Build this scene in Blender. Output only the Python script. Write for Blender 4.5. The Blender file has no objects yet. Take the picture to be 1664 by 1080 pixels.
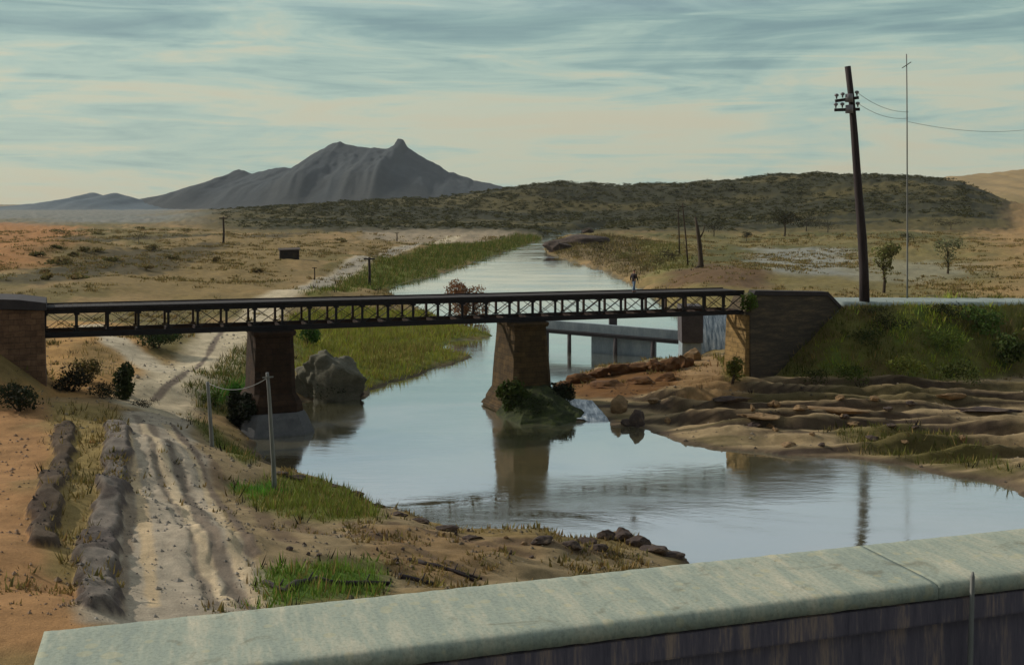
import bpy, bmesh, math, random
import numpy as np
from mathutils import Vector, Matrix, noise as mnoise

random.seed(7)
rng = np.random.default_rng(11)
C = bpy.context.scene.collection
F = 1784.0            # focal length in photograph pixels
CZ = 17.0             # eye height above the river
HY = 330.0            # horizon row in the photograph
R = math.radians

# ------------------------------------------------------------------ basics
def lin(c):
    o = []
    for v in c:
        v = v / 255.0
        o.append(v / 12.92 if v <= 0.04045 else ((v + 0.055) / 1.055) ** 2.4)
    return np.array(o)
ALB = 1.22
def alb(*c):
    return np.minimum(lin(c) * ALB, 0.85)

def wpt(px, py, z):
    """ground point at height z lying on the sight line of a photo pixel"""
    D = (CZ - z) * F / (py - HY)
    return ((px - 832) / F * D, D, z)
def at(px, py, D):
    return Vector(((px - 832) / F * D, D, CZ - (py - HY) / F * D))

def obj(name, me, mat=None, parent=None):
    o = bpy.data.objects.new(name, me)
    C.objects.link(o)
    if mat is not None and me is not None:
        if isinstance(mat, (list, tuple)):
            for m in mat: me.materials.append(m)
        else:
            me.materials.append(mat)
    if parent is not None:
        o.parent = parent
    return o
def tag(o, label=None, cat=None, group=None, kind=None):
    if label: o['label'] = label
    if cat: o['category'] = cat
    if group: o['group'] = group
    if kind: o['kind'] = kind
    return o
def empty(name, loc=(0, 0, 0), rz=0.0):
    o = bpy.data.objects.new(name, None)
    C.objects.link(o)
    o.location = loc
    o.rotation_euler = (0, 0, rz)
    o.empty_display_size = 0.3
    return o

class MB:
    """collects simple solids and links them as one mesh; coordinates are local to the owner"""
    def __init__(s): s.v = []; s.f = []
    def add(s, vs, fs):
        b = len(s.v)
        s.v += [tuple(v) for v in vs]
        s.f += [tuple(i + b for i in f) for f in fs]
        return s
    def box(s, c, d, M=None):
        cx, cy, cz = c; dx, dy, dz = d[0] / 2, d[1] / 2, d[2] / 2
        vs = [Vector((cx + x * dx, cy + y * dy, cz + z * dz)) for x in (-1, 1) for y in (-1, 1) for z in (-1, 1)]
        if M is not None: vs = [M @ v for v in vs]
        return s.add(vs, [(0, 1, 3, 2), (4, 6, 7, 5), (0, 4, 5, 1), (2, 3, 7, 6), (0, 2, 6, 4), (1, 5, 7, 3)])
    def bar(s, p, q, w, h, up=(0, 0, 1)):
        p = Vector(p); q = Vector(q); d = (q - p).normalized(); up = Vector(up)
        x = d.cross(up)
        if x.length < 1e-4: x = d.cross(Vector((1, 0, 0)))
        x.normalize(); y = x.cross(d).normalized()
        vs = []
        for e in (p, q):
            for a, b in ((-1, -1), (1, -1), (1, 1), (-1, 1)):
                vs.append(e + x * (a * w / 2) + y * (b * h / 2))
        return s.add(vs, [(3, 2, 1, 0), (4, 5, 6, 7), (0, 1, 5, 4), (1, 2, 6, 5), (2, 3, 7, 6), (3, 0, 4, 7)])
    def tube(s, pts, rad, n=8, jitter=0.0):
        pts = [Vector(p) for p in pts]
        if not isinstance(rad, (list, tuple)): rad = [rad] * len(pts)
        vs = []; fs = []
        d0 = (pts[-1] - pts[0]).normalized()
        ref = Vector((0, 0, 1)) if abs(d0.z) < 0.9 else Vector((1, 0, 0))
        for i, p in enumerate(pts):
            a = pts[max(i - 1, 0)]; b = pts[min(i + 1, len(pts) - 1)]
            d = (b - a).normalized(); x = d.cross(ref).normalized(); y = x.cross(d)
            for k in range(n):
                t = 2 * math.pi * k / n
                r = rad[i] * (1 + random.uniform(-jitter, jitter))
                vs.append(p + x * math.cos(t) * r + y * math.sin(t) * r)
        for i in range(len(pts) - 1):
            for k in range(n):
                k2 = (k + 1) % n
                fs.append((i * n + k, i * n + k2, (i + 1) * n + k2, (i + 1) * n + k))
        fs.append(tuple(range(n - 1, -1, -1))); m = (len(pts) - 1) * n
        fs.append(tuple(range(m, m + n)))
        return s.add(vs, fs)
    def loft(s, rings):
        n = len(rings[0]); vs = [v for r in rings for v in r]; fs = []
        for i in range(len(rings) - 1):
            for k in range(n):
                k2 = (k + 1) % n
                fs.append((i * n + k, i * n + k2, (i + 1) * n + k2, (i + 1) * n + k))
        fs.append(tuple(range(n - 1, -1, -1))); m = (len(rings) - 1) * n
        fs.append(tuple(range(m, m + n)))
        return s.add(vs, fs)
    def mesh(s, name, bevel=0.0, seg=2, subdiv=0):
        me = bpy.data.meshes.new(name)
        me.from_pydata(s.v, [], s.f); me.update()
        bm = bmesh.new(); bm.from_mesh(me)
        bmesh.ops.recalc_face_normals(bm, faces=bm.faces[:])
        if bevel:
            bmesh.ops.bevel(bm, geom=bm.edges[:], offset=bevel, segments=seg, affect='EDGES', profile=0.6)
        if subdiv:
            bmesh.ops.subdivide_edges(bm, edges=bm.edges[:], cuts=subdiv, use_grid_fill=True)
        bm.to_mesh(me); bm.free()
        return me
    def build(s, name, mat=None, parent=None, bevel=0.0, smooth=False, subdiv=0):
        me = s.mesh(name, bevel, 2, subdiv)
        if smooth:
            me.polygons.foreach_set('use_smooth', [True] * len(me.polygons))
        return obj(name, me, mat, parent)

# ------------------------------------------------------------------ numpy noise
_perm = rng.random((256, 256))
def vnoise(x, y, seed=0):
    x = np.asarray(x, float) + seed * 17.31; y = np.asarray(y, float) + seed * 9.77
    xi = np.floor(x).astype(int); yi = np.floor(y).astype(int)
    xf = x - xi; yf = y - yi
    u = xf * xf * (3 - 2 * xf); v = yf * yf * (3 - 2 * yf)
    g = lambda a, b: _perm[a & 255, b & 255]
    return (g(xi, yi) * (1 - u) + g(xi + 1, yi) * u) * (1 - v) + (g(xi, yi + 1) * (1 - u) + g(xi + 1, yi + 1) * u) * v
def fbm(x, y, o=4, seed=0):
    s = 0; a = 0.5; t = 0
    for i in range(o):
        s = s + a * vnoise(np.asarray(x) * 2 ** i, np.asarray(y) * 2 ** i, seed + i * 3); t += a; a *= 0.5
    return s / t
def sstep(a, b, x):
    t = np.clip((x - a) / (b - a), 0, 1); return t * t * (3 - 2 * t)

def seg_dist(X, Y, poly, closed=True):
    d = np.full(X.shape, 1e9)
    n = len(poly)
    for i in range(n if closed else n - 1):
        ax, ay = poly[i]; bx, by = poly[(i + 1) % n]
        dx, dy = bx - ax, by - ay
        L = dx * dx + dy * dy + 1e-9
        t = np.clip(((X - ax) * dx + (Y - ay) * dy) / L, 0, 1)
        d = np.minimum(d, (X - ax - t * dx) ** 2 + (Y - ay - t * dy) ** 2)
    return np.sqrt(d)
def inside(X, Y, poly):
    r = np.zeros(X.shape, bool); n = len(poly)
    for i in range(n):
        ax, ay = poly[i]; bx, by = poly[(i + 1) % n]
        if ay == by: continue
        c = (ay > Y) != (by > Y)
        r ^= c & (X < (bx - ax) * (Y - ay) / (by - ay) + ax)
    return r

# ------------------------------------------------------------------ materials
def nmat(name):
    m = bpy.data.materials.new(name); m.use_nodes = True
    nt = m.node_tree; b = nt.nodes['Principled BSDF']
    return m, nt, b
def N(nt, t, **kw):
    n = nt.nodes.new(t)
    for k, v in kw.items():
        if k in n.inputs: n.inputs[k].default_value = v
        else: setattr(n, k, v)
    return n
def rgba(c): return (float(c[0]), float(c[1]), float(c[2]), 1.0)
def ramp(nt, stops):
    r = nt.nodes.new('ShaderNodeValToRGB'); e = r.color_ramp.elements
    e[0].position = stops[0][0]; e[0].color = rgba(stops[0][1])
    e[1].position = stops[-1][0]; e[1].color = rgba(stops[-1][1])
    for p, c in stops[1:-1]:
        q = e.new(p); q.color = rgba(c)
    return r
def surf(name, dark, light, scale=2.0, rough=0.85, bump=0.3, stretch=(1, 1, 1), detail=8, dist=0.02, mid=None, spec=0.3):
    """a weathered surface: two or three tones broken by noise, with a bump"""
    m, nt, b = nmat(name); L = nt.links.new
    tc = N(nt, 'ShaderNodeTexCoord'); mp = N(nt, 'ShaderNodeMapping')
    mp.inputs['Scale'].default_value = stretch
    L(tc.outputs['Object'], mp.inputs['Vector'])
    n1 = N(nt, 'ShaderNodeTexNoise', Scale=scale, Detail=detail, Roughness=0.65); L(mp.outputs[0], n1.inputs['Vector'])
    n2 = N(nt, 'ShaderNodeTexNoise', Scale=scale * 7.3, Detail=6.0, Roughness=0.7); L(mp.outputs[0], n2.inputs['Vector'])
    mx = N(nt, 'ShaderNodeMix', data_type='FLOAT'); mx.inputs[0].default_value = 0.35
    L(n1.outputs[0], mx.inputs[2]); L(n2.outputs[0], mx.inputs[3])
    st = [(0.32, dark), (0.68, light)] if mid is None else [(0.32, dark), (0.5, mid), (0.68, light)]
    r = ramp(nt, st); L(mx.outputs[0], r.inputs[0]); L(r.outputs[0], b.inputs['Base Color'])
    bp = N(nt, 'ShaderNodeBump', Strength=bump, Distance=dist); L(mx.outputs[0], bp.inputs['Height']); L(bp.outputs[0], b.inputs['Normal'])
    b.inputs['Roughness'].default_value = rough
    b.inputs['Specular IOR Level'].default_value = spec
    return m

def masonry(name, dark, light, mortar, bw=0.9, bh=0.38, bump=0.6):
    """coursed stone blocks laid out on object X+Y (run) and Z (height)"""
    m, nt, b = nmat(name); L = nt.links.new
    tc = N(nt, 'ShaderNodeTexCoord'); sp = N(nt, 'ShaderNodeSeparateXYZ'); L(tc.outputs['Object'], sp.inputs[0])
    ad = N(nt, 'ShaderNodeMath', operation='ADD'); L(sp.outputs[0], ad.inputs[0]); L(sp.outputs[1], ad.inputs[1])
    cb = N(nt, 'ShaderNodeCombineXYZ'); L(ad.outputs[0], cb.inputs[0]); L(sp.outputs[2], cb.inputs[1])
    nz = N(nt, 'ShaderNodeTexNoise', Scale=2.2, Detail=3.0); L(tc.outputs['Object'], nz.inputs['Vector'])
    vm = N(nt, 'ShaderNodeVectorMath', operation='MULTIPLY_ADD'); vm.inputs[1].default_value = (0.16, 0.16, 0.16)
    L(nz.outputs['Color'], vm.inputs[0]); L(cb.outputs[0], vm.inputs[2])
    br = N(nt, 'ShaderNodeTexBrick', Scale=1.0); br.inputs['Brick Width'].default_value = bw; br.inputs['Row Height'].default_value = bh
    br.inputs['Mortar Size'].default_value = 0.022; br.inputs['Mortar Smooth'].default_value = 0.6
    br.inputs['Color1'].default_value = rgba(dark); br.inputs['Color2'].default_value = rgba(light); br.inputs['Mortar'].default_value = rgba(mortar)
    L(vm.outputs[0], br.inputs['Vector'])
    n2 = N(nt, 'ShaderNodeTexNoise', Scale=1.3, Detail=9.0, Roughness=0.7); L(tc.outputs['Object'], n2.inputs['Vector'])
    r = ramp(nt, [(0.3, (0.45, 0.45, 0.45)), (0.72, (1.35, 1.3, 1.2))]); L(n2.outputs[0], r.inputs[0])
    mx = N(nt, 'ShaderNodeMix', data_type='RGBA', blend_type='MULTIPLY'); mx.inputs[0].default_value = 1.0
    L(br.outputs['Color'], mx.inputs[6]); L(r.outputs[0], mx.inputs[7]); L(mx.outputs[2], b.inputs['Base Color'])
    n3 = N(nt, 'ShaderNodeTexNoise', Scale=6.0, Detail=8.0, Roughness=0.7); L(tc.outputs['Object'], n3.inputs['Vector'])
    sb = N(nt, 'ShaderNodeMath', operation='SUBTRACT'); L(n3.outputs[0], sb.inputs[0]); L(br.outputs['Fac'], sb.inputs[1])
    bp = N(nt, 'ShaderNodeBump', Strength=bump, Distance=0.06); L(sb.outputs[0], bp.inputs['Height']); L(bp.outputs[0], b.inputs['Normal'])
    b.inputs['Roughness'].default_value = 0.9; b.inputs['Specular IOR Level'].default_value = 0.2
    return m

def attr_mat(name, scale=1.2, amp=0.5, bump=0.5, dist=0.08, rough=0.95, trans=0.0, attr='Col', scale2=9.0):
    """colour from the mesh's own albedo attribute, broken by procedural grain"""
    m, nt, b = nmat(name); L = nt.links.new
    at_ = N(nt, 'ShaderNodeAttribute', attribute_name=attr)
    tc = N(nt, 'ShaderNodeTexCoord')
    n1 = N(nt, 'ShaderNodeTexNoise', Scale=scale, Detail=9.0, Roughness=0.68); L(tc.outputs['Object'], n1.inputs['Vector'])
    n2 = N(nt, 'ShaderNodeTexNoise', Scale=scale2, Detail=5.0, Roughness=0.7); L(tc.outputs['Object'], n2.inputs['Vector'])
    mx0 = N(nt, 'ShaderNodeMix', data_type='FLOAT'); mx0.inputs[0].default_value = 0.4
    L(n1.outputs[0], mx0.inputs[2]); L(n2.outputs[0], mx0.inputs[3])
    r = ramp(nt, [(0.3, (1 - amp,) * 3), (0.7, (1 + amp,) * 3)]); L(mx0.outputs[0], r.inputs[0])
    mx = N(nt, 'ShaderNodeMix', data_type='RGBA', blend_type='MULTIPLY'); mx.inputs[0].default_value = 1.0
    L(at_.outputs['Color'], mx.inputs[6]); L(r.outputs[0], mx.inputs[7]); L(mx.outputs[2], b.inputs['Base Color'])
    if bump:
        bp = N(nt, 'ShaderNodeBump', Strength=bump, Distance=dist); L(mx0.outputs[0], bp.inputs['Height']); L(bp.outputs[0], b.inputs['Normal'])
    b.inputs['Roughness'].default_value = rough; b.inputs['Specular IOR Level'].default_value = 0.15
    if trans:
        out = nt.nodes['Material Output']
        tr = N(nt, 'ShaderNodeBsdfTranslucent'); L(mx.outputs[2], tr.inputs[0])
        ms = N(nt, 'ShaderNodeMixShader'); ms.inputs[0].default_value = trans
        L(b.outputs[0], ms.inputs[1]); L(tr.outputs[0], ms.inputs[2]); L(ms.outputs[0], out.inputs[0])
    return m

M = {}
M['ground'] = attr_mat('ground_earth', 0.9, 0.5, 0.9, 0.10, scale2=14.0)
M['leaf'] = attr_mat('leaf', 0.8, 0.3, 0, 0, 0.8, 0.25)
M['stone_bits'] = attr_mat('gravel_stone', 3.0, 0.3, 0, 0)
M['far'] = attr_mat('far_rock', 0.012, 0.25, 0.55, 7.0, 0.95, 0, 'Col', 0.06)
M['iron'] = surf('dark_iron', alb(16, 14, 17), alb(34, 28, 29), 1.5, 0.7, 0.3)
M['iron_rust'] = surf('rusted_iron', alb(38, 28, 24), alb(68, 50, 40), 1.2, 0.8, 0.3)
M['planks'] = surf('deck_planks', alb(34, 29, 28), alb(56, 47, 43), 1.0, 0.85, 0.4, (1, 6, 1))
M['pier'] = masonry('pier_stone', alb(62, 49, 31), alb(78, 61, 38), alb(47, 37, 24), 1.0, 0.42)
M['pier_light'] = masonry('pier_stone_pale', alb(108, 88, 56), alb(122, 100, 66), alb(78, 66, 46), 1.0, 0.42)
M['pier_dark'] = masonry('pier_stone_dark', alb(46, 32, 22), alb(56, 40, 28), alb(36, 26, 19), 1.0, 0.42)
M['footing'] = surf('wet_footing_concrete', alb(62, 62, 64), alb(96, 94, 92), 1.3, 0.8, 0.5)
M['abut'] = masonry('abutment_stone', alb(80, 70, 56), alb(98, 84, 66), alb(60, 52, 44), 1.1, 0.42)
M['abut_left'] = masonry('abutment_stone_brown', alb(100, 78, 62), alb(118, 92, 72), alb(76, 60, 53), 0.9, 0.4)
M['abut_dark'] = surf('coping_stone', alb(44, 40, 42), alb(66, 60, 60), 1.5, 0.9, 0.4)
M['moss'] = surf('mossy_rubble', alb(28, 30, 18), alb(74, 80, 36), 1.9, 0.95, 1.0, (1, 1, 1), 10, 0.2, alb(44, 50, 24))
M['wing'] = surf('wing_wall_render', alb(52, 48, 45), alb(106, 92, 72), 1.1, 0.92, 0.8, (0.5, 0.5, 2.6), 10, 0.08, alb(70, 63, 55))
M['breast'] = masonry('breast_stone', alb(120, 98, 62), alb(136, 112, 74), alb(86, 72, 50), 1.0, 0.42)
M['wood_dark'] = surf('tarred_pole', alb(28, 22, 24), alb(56, 44, 42), 1.2, 0.8, 0.5, (6, 6, 0.7))
M['wood_grey'] = surf('grey_wood', alb(84, 84, 82), alb(128, 126, 120), 1.5, 0.8, 0.4, (6, 6, 0.6))
M['wood_brown'] = surf('brown_wood', alb(44, 36, 28), alb(74, 60, 44), 1.5, 0.9, 0.4, (4, 4, 0.8))
M['ceramic'] = surf('insulator_ceramic', alb(92, 88, 92), alb(128, 122, 124), 3, 0.4, 0.1)
M['wire'] = surf('wire_metal', alb(80, 80, 78), alb(104, 104, 100), 3, 0.6, 0.0)
M['wire_dark'] = surf('dark_wire', alb(104, 106, 100), alb(128, 130, 122), 3, 0.6, 0.0)
def cap_mat():
    m = surf('parapet_coping', alb(120, 128, 120), alb(174, 166, 144), 3.6, 0.92, 0.4, (2.8, 0.55, 1), 10, 0.003, alb(140, 145, 130)); nt = m.node_tree; L = nt.links.new
    b = nt.nodes['Principled BSDF']; src = b.inputs['Base Color'].links[0].from_socket
    tc = N(nt, 'ShaderNodeTexCoord')
    n1 = N(nt, 'ShaderNodeTexNoise', Scale=85.0, Detail=4.0, Roughness=0.7); L(tc.outputs['Object'], n1.inputs['Vector'])
    r1 = ramp(nt, [(0.34, (0.74,) * 3), (0.5, (1.0,) * 3), (0.66, (1.12,) * 3)]); L(n1.outputs[0], r1.inputs[0])
    m1 = N(nt, 'ShaderNodeMix', data_type='RGBA', blend_type='MULTIPLY'); m1.inputs[0].default_value = 0.8; L(src, m1.inputs[6]); L(r1.outputs[0], m1.inputs[7])
    n2 = N(nt, 'ShaderNodeTexNoise', Scale=5.5, Detail=10.0, Roughness=0.72, Distortion=0.8); L(tc.outputs['Object'], n2.inputs['Vector'])
    r2 = ramp(nt, [(0.57, (0, 0, 0)), (0.66, (1, 1, 1))]); L(n2.outputs[0], r2.inputs[0])
    m2 = N(nt, 'ShaderNodeMix', data_type='RGBA'); m2.inputs[7].default_value = rgba(alb(104, 100, 82)); L(m1.outputs[2], m2.inputs[6])
    f2 = N(nt, 'ShaderNodeMath', operation='MULTIPLY'); f2.inputs[1].default_value = 0.6; L(r2.outputs[0], f2.inputs[0]); L(f2.outputs[0], m2.inputs[0])
    vo = N(nt, 'ShaderNodeTexVoronoi', Scale=16.0); L(tc.outputs['Object'], vo.inputs['Vector'])
    n3 = N(nt, 'ShaderNodeTexNoise', Scale=3.0, Detail=4.0); L(tc.outputs['Object'], n3.inputs['Vector'])
    ms = N(nt, 'ShaderNodeMath', operation='MULTIPLY_ADD'); ms.inputs[1].default_value = -0.9; ms.inputs[2].default_value = 0.86; L(n3.outputs[0], ms.inputs[0])
    sb = N(nt, 'ShaderNodeMath', operation='SUBTRACT'); L(vo.outputs['Distance'], sb.inputs[0]); L(ms.outputs[0], sb.inputs[1])
    r3 = ramp(nt, [(0.0, (1, 1, 1)), (0.06, (0, 0, 0))]); ad = N(nt, 'ShaderNodeMath', operation='ADD'); ad.inputs[1].default_value = 0.22; L(sb.outputs[0], ad.inputs[0]); L(ad.outputs[0], r3.inputs[0])
    m3 = N(nt, 'ShaderNodeMix', data_type='RGBA'); m3.inputs[7].default_value = rgba(alb(178, 164, 122)); L(m2.outputs[2], m3.inputs[6])
    f3 = N(nt, 'ShaderNodeMath', operation='MULTIPLY'); f3.inputs[1].default_value = 0.25; L(r3.outputs[0], f3.inputs[0]); L(f3.outputs[0], m3.inputs[0])
    L(m3.outputs[2], b.inputs['Base Color'])
    bp_ = N(nt, 'ShaderNodeBump', Strength=0.4, Distance=0.001); L(n1.outputs[0], bp_.inputs['Height']); L(b.inputs['Normal'].links[0].from_socket, bp_.inputs['Normal']); L(bp_.outputs[0], b.inputs['Normal'])
    return m
M['cap'] = cap_mat()
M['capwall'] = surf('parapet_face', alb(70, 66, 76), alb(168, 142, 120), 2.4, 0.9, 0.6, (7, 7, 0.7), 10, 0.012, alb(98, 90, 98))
M['asphalt'] = surf('asphalt', alb(70, 70, 70), alb(90, 90, 88), 5, 0.9, 0.3)
M['conc'] = surf('weir_concrete', alb(96, 106, 112), alb(140, 148, 150), 0.8, 0.85, 0.3, (1, 1, 0.35))
M['conc_dark'] = surf('stained_concrete', alb(50, 44, 46), alb(80, 74, 74), 0.9, 0.85, 0.4)
M['rock_rust'] = surf('rust_rock', alb(58, 38, 22), alb(122, 84, 44), 0.9, 0.9, 0.8, (1, 1, 2.5), 9, 0.12, alb(88, 58, 30))
M['rock_grey'] = surf('grey_rock', alb(62, 60, 50), alb(112, 106, 90), 0.8, 0.9, 0.8, (1, 1, 1.6), 9, 0.15, alb(86, 82, 68))
M['rock_dark'] = surf('dark_rock', alb(48, 40, 38), alb(104, 86, 66), 1.4, 0.9, 0.8, (1, 1, 2), 9, 0.08, alb(66, 54, 48))
M['rock_tan'] = surf('tan_rock', alb(80, 64, 46), alb(150, 122, 88), 1.1, 0.9, 0.8, (1, 1, 2.6), 9, 0.08, alb(116, 92, 64))
M['drywall'] = masonry('rubble_wall', alb(74, 66, 62), alb(110, 98, 86), alb(46, 40, 38), 0.5, 0.2, 1.0)
M['wall_top'] = surf('worn_mortar_top', alb(74, 68, 66), alb(140, 126, 110), 1.4, 0.95, 0.8, (1, 1, 1), 10, 0.06, alb(104, 94, 86))
M['wall_dark'] = surf('dark_worn_top', alb(50, 42, 40), alb(98, 82, 68), 1.6, 0.95, 0.8, (1, 1, 1), 10, 0.06, alb(70, 58, 52))
M['hut'] = surf('hut_boards', alb(34, 28, 26), alb(58, 48, 42), 2.5, 0.9, 0.4, (5, 5, 0.8))
M['hut_roof'] = surf('hut_roof', alb(52, 44, 40), alb(84, 70, 58), 1.8, 0.9, 0.4)
M['skin'] = surf('skin', alb(150, 104, 80), alb(168, 120, 94), 8, 0.6, 0.05)
M['hair'] = surf('hair', alb(30, 24, 20), alb(48, 38, 30), 20, 0.7, 0.2)
M['jacket'] = surf('dark_jacket', alb(36, 30, 34), alb(54, 46, 48), 10, 0.9, 0.2)
M['trousers'] = surf('blue_trousers', alb(84, 100, 120), alb(112, 128, 146), 10, 0.9, 0.2)
M['shoe'] = surf('shoe_leather', alb(34, 28, 24), alb(50, 40, 34), 12, 0.6, 0.1)

# water: silty, wind-ruffled
def water_mat():
    m, nt, b = nmat('river_water'); L = nt.links.new
    tc = N(nt, 'ShaderNodeTexCoord'); mp = N(nt, 'ShaderNodeMapping'); mp.inputs['Scale'].default_value = (0.42, 1.0, 1)
    mp.inputs['Rotation'].default_value = (0, 0, R(6))
    L(tc.outputs['Object'], mp.inputs['Vector'])
    n1 = N(nt, 'ShaderNodeTexNoise', Scale=1.6, Detail=5.0, Roughness=0.55); L(mp.outputs[0], n1.inputs['Vector'])
    n2 = N(nt, 'ShaderNodeTexNoise', Scale=0.11, Detail=7.0, Roughness=0.7, Distortion=0.6); L(mp.outputs[0], n2.inputs['Vector'])
    r2 = ramp(nt, [(0.40, (0.15, 0.15, 0.15)), (0.62, (1, 1, 1))]); L(n2.outputs[0], r2.inputs[0])
    ml = N(nt, 'ShaderNodeMath', operation='MULTIPLY'); L(n1.outputs[0], ml.inputs[0]); L(r2.outputs[0], ml.inputs[1])
    bp = N(nt, 'ShaderNodeBump', Strength=0.13, Distance=0.10); L(ml.outputs[0], bp.inputs['Height']); L(bp.outputs[0], b.inputs['Normal'])
    n3 = N(nt, 'ShaderNodeTexNoise', Scale=0.05, Detail=7.0, Roughness=0.65); L(mp.outputs[0], n3.inputs['Vector'])
    r3 = ramp(nt, [(0.33, lin((92, 86, 58))), (0.5, lin((108, 102, 74))), (0.66, lin((132, 118, 84)))])
    L(n3.outputs[0], r3.inputs[0]); L(r3.outputs[0], b.inputs['Base Color'])
    r4 = ramp(nt, [(0.42, (0.02,) * 3), (0.66, (0.20,) * 3)]); L(n2.outputs[0], r4.inputs[0]); L(r4.outputs[0], b.inputs['Roughness'])
    b.inputs['IOR'].default_value = 1.33
    gl = N(nt, 'ShaderNodeBsdfGlossy'); gl.inputs['Color'].default_value = (0.93, 0.95, 0.97, 1); L(r4.outputs[0], gl.inputs['Roughness']); L(bp.outputs[0], gl.inputs['Normal'])
    lw = N(nt, 'ShaderNodeLayerWeight'); lw.inputs['Blend'].default_value = 0.5
    mr = N(nt, 'ShaderNodeMapRange'); mr.inputs['From Min'].default_value = 0.45; mr.inputs['From Max'].default_value = 0.97; mr.inputs['To Min'].default_value = 0.22; mr.inputs['To Max'].default_value = 0.95
    L(lw.outputs['Facing'], mr.inputs['Value'])
    ms = N(nt, 'ShaderNodeMixShader'); L(mr.outputs[0], ms.inputs[0]); L(b.outputs[0], ms.inputs[1]); L(gl.outputs[0], ms.inputs[2]); L(ms.outputs[0], nt.nodes['Material Output'].inputs[0])
    return m
M['water'] = water_mat()
def foam_mat():
    m, nt, b = nmat('white_water'); L = nt.links.new
    tc = N(nt, 'ShaderNodeTexCoord'); mp = N(nt, 'ShaderNodeMapping'); mp.inputs['Scale'].default_value = (2.6, 0.6, 0.35)
    L(tc.outputs['Object'], mp.inputs['Vector'])
    n1 = N(nt, 'ShaderNodeTexNoise', Scale=1.3, Detail=7.0, Roughness=0.7); L(mp.outputs[0], n1.inputs['Vector'])
    r = ramp(nt, [(0.36, lin((84, 98, 108))), (0.5, lin((150, 160, 168))), (0.62, lin((212, 214, 214)))])
    L(n1.outputs[0], r.inputs[0]); L(r.outputs[0], b.inputs['Base Color'])
    bp = N(nt, 'ShaderNodeBump', Strength=0.6, Distance=0.12); L(n1.outputs[0], bp.inputs['Height']); L(bp.outputs[0], b.inputs['Normal'])
    b.inputs['Roughness'].default_value = 0.35
    return m
M['foam'] = foam_mat()

# ------------------------------------------------------------------ bridge axis (near truss line)
BL = np.array([-32.2, 76.0]); BRr = np.array([20.8, 98.0])
BLEN = float(np.linalg.norm(BRr - BL)); U = (BRr - BL) / BLEN; NN = np.array([U[1], -U[0]])   # NN points to the near side
def bp(s, q, z): return Vector((BL[0] + U[0] * s + NN[0] * q, BL[1] + U[1] * s + NN[1] * q, z))
def s_at(px, q=0.0):
    t = (px - 832) / F
    a0 = BL[0] + NN[0] * q; b0 = BL[1] + NN[1] * q
    return (t * b0 - a0) / (U[0] - t * U[1])
def on_plane(px, py, q):
    s = s_at(px, q); D = BL[1] + U[1] * s + NN[1] * q
    return s, CZ - (py - HY) / F * D
def deck_z(s): return 9.66 - 0.56 * s / BLEN
TR_H = 1.82; TR_W = 3.0

# ------------------------------------------------------------------ terrain
WPX = [(1150, 1010), (1118, 908), (1085, 896), (1060, 884), (1035, 872), (1000, 864), (965, 874), (930, 878), (880, 871), (820, 873), (765, 871),
       (720, 856), (690, 843), (640, 834), (600, 815), (575, 800), (540, 786), (500, 779), (450, 764), (420, 742), (405, 718), (405, 700),
       (425, 676), (468, 658), (500, 652), (540, 655), (585, 646), (615, 628), (650, 618), (700, 602), (750, 587), (762, 578), (735, 571),
       (715, 567), (742, 553), (780, 549), (803, 547), (790, 540), (760, 535), (738, 528), (700, 510), (665, 492), (640, 480), (626, 470),
       (660, 459), (700, 449), (760, 430), (800, 416), (850, 400), (878, 390), (882, 382), (900, 376.5), (960, 371.5), (985, 370),
       (978, 377), (945, 384), (900, 391), (890, 398), (884, 405), (892, 414), (930, 425), (960, 433), (985, 442), (1003, 450), (1022, 461),
       (1045, 470), (1060, 480), (1080, 495), (1110, 507), (1150, 515), (1192, 525), (1192, 560), (1188, 576), (1150, 575), (1120, 590),
       (1090, 592), (1050, 590), (1010, 593), (970, 600), (930, 612), (903, 626), (898, 640), (905, 662), (916, 684), (985, 684), (1005, 692),
       (1045, 698), (1062, 704), (1100, 716), (1150, 731), (1200, 735), (1250, 738), (1320, 743), (1400, 749), (1470, 758), (1540, 772),
       (1600, 783), (1640, 794), (1690, 812), (1730, 860), (1740, 920), (1700, 1010)]
WATER = [wpt(a, b, 0.0)[:2] for a, b in WPX]
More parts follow.
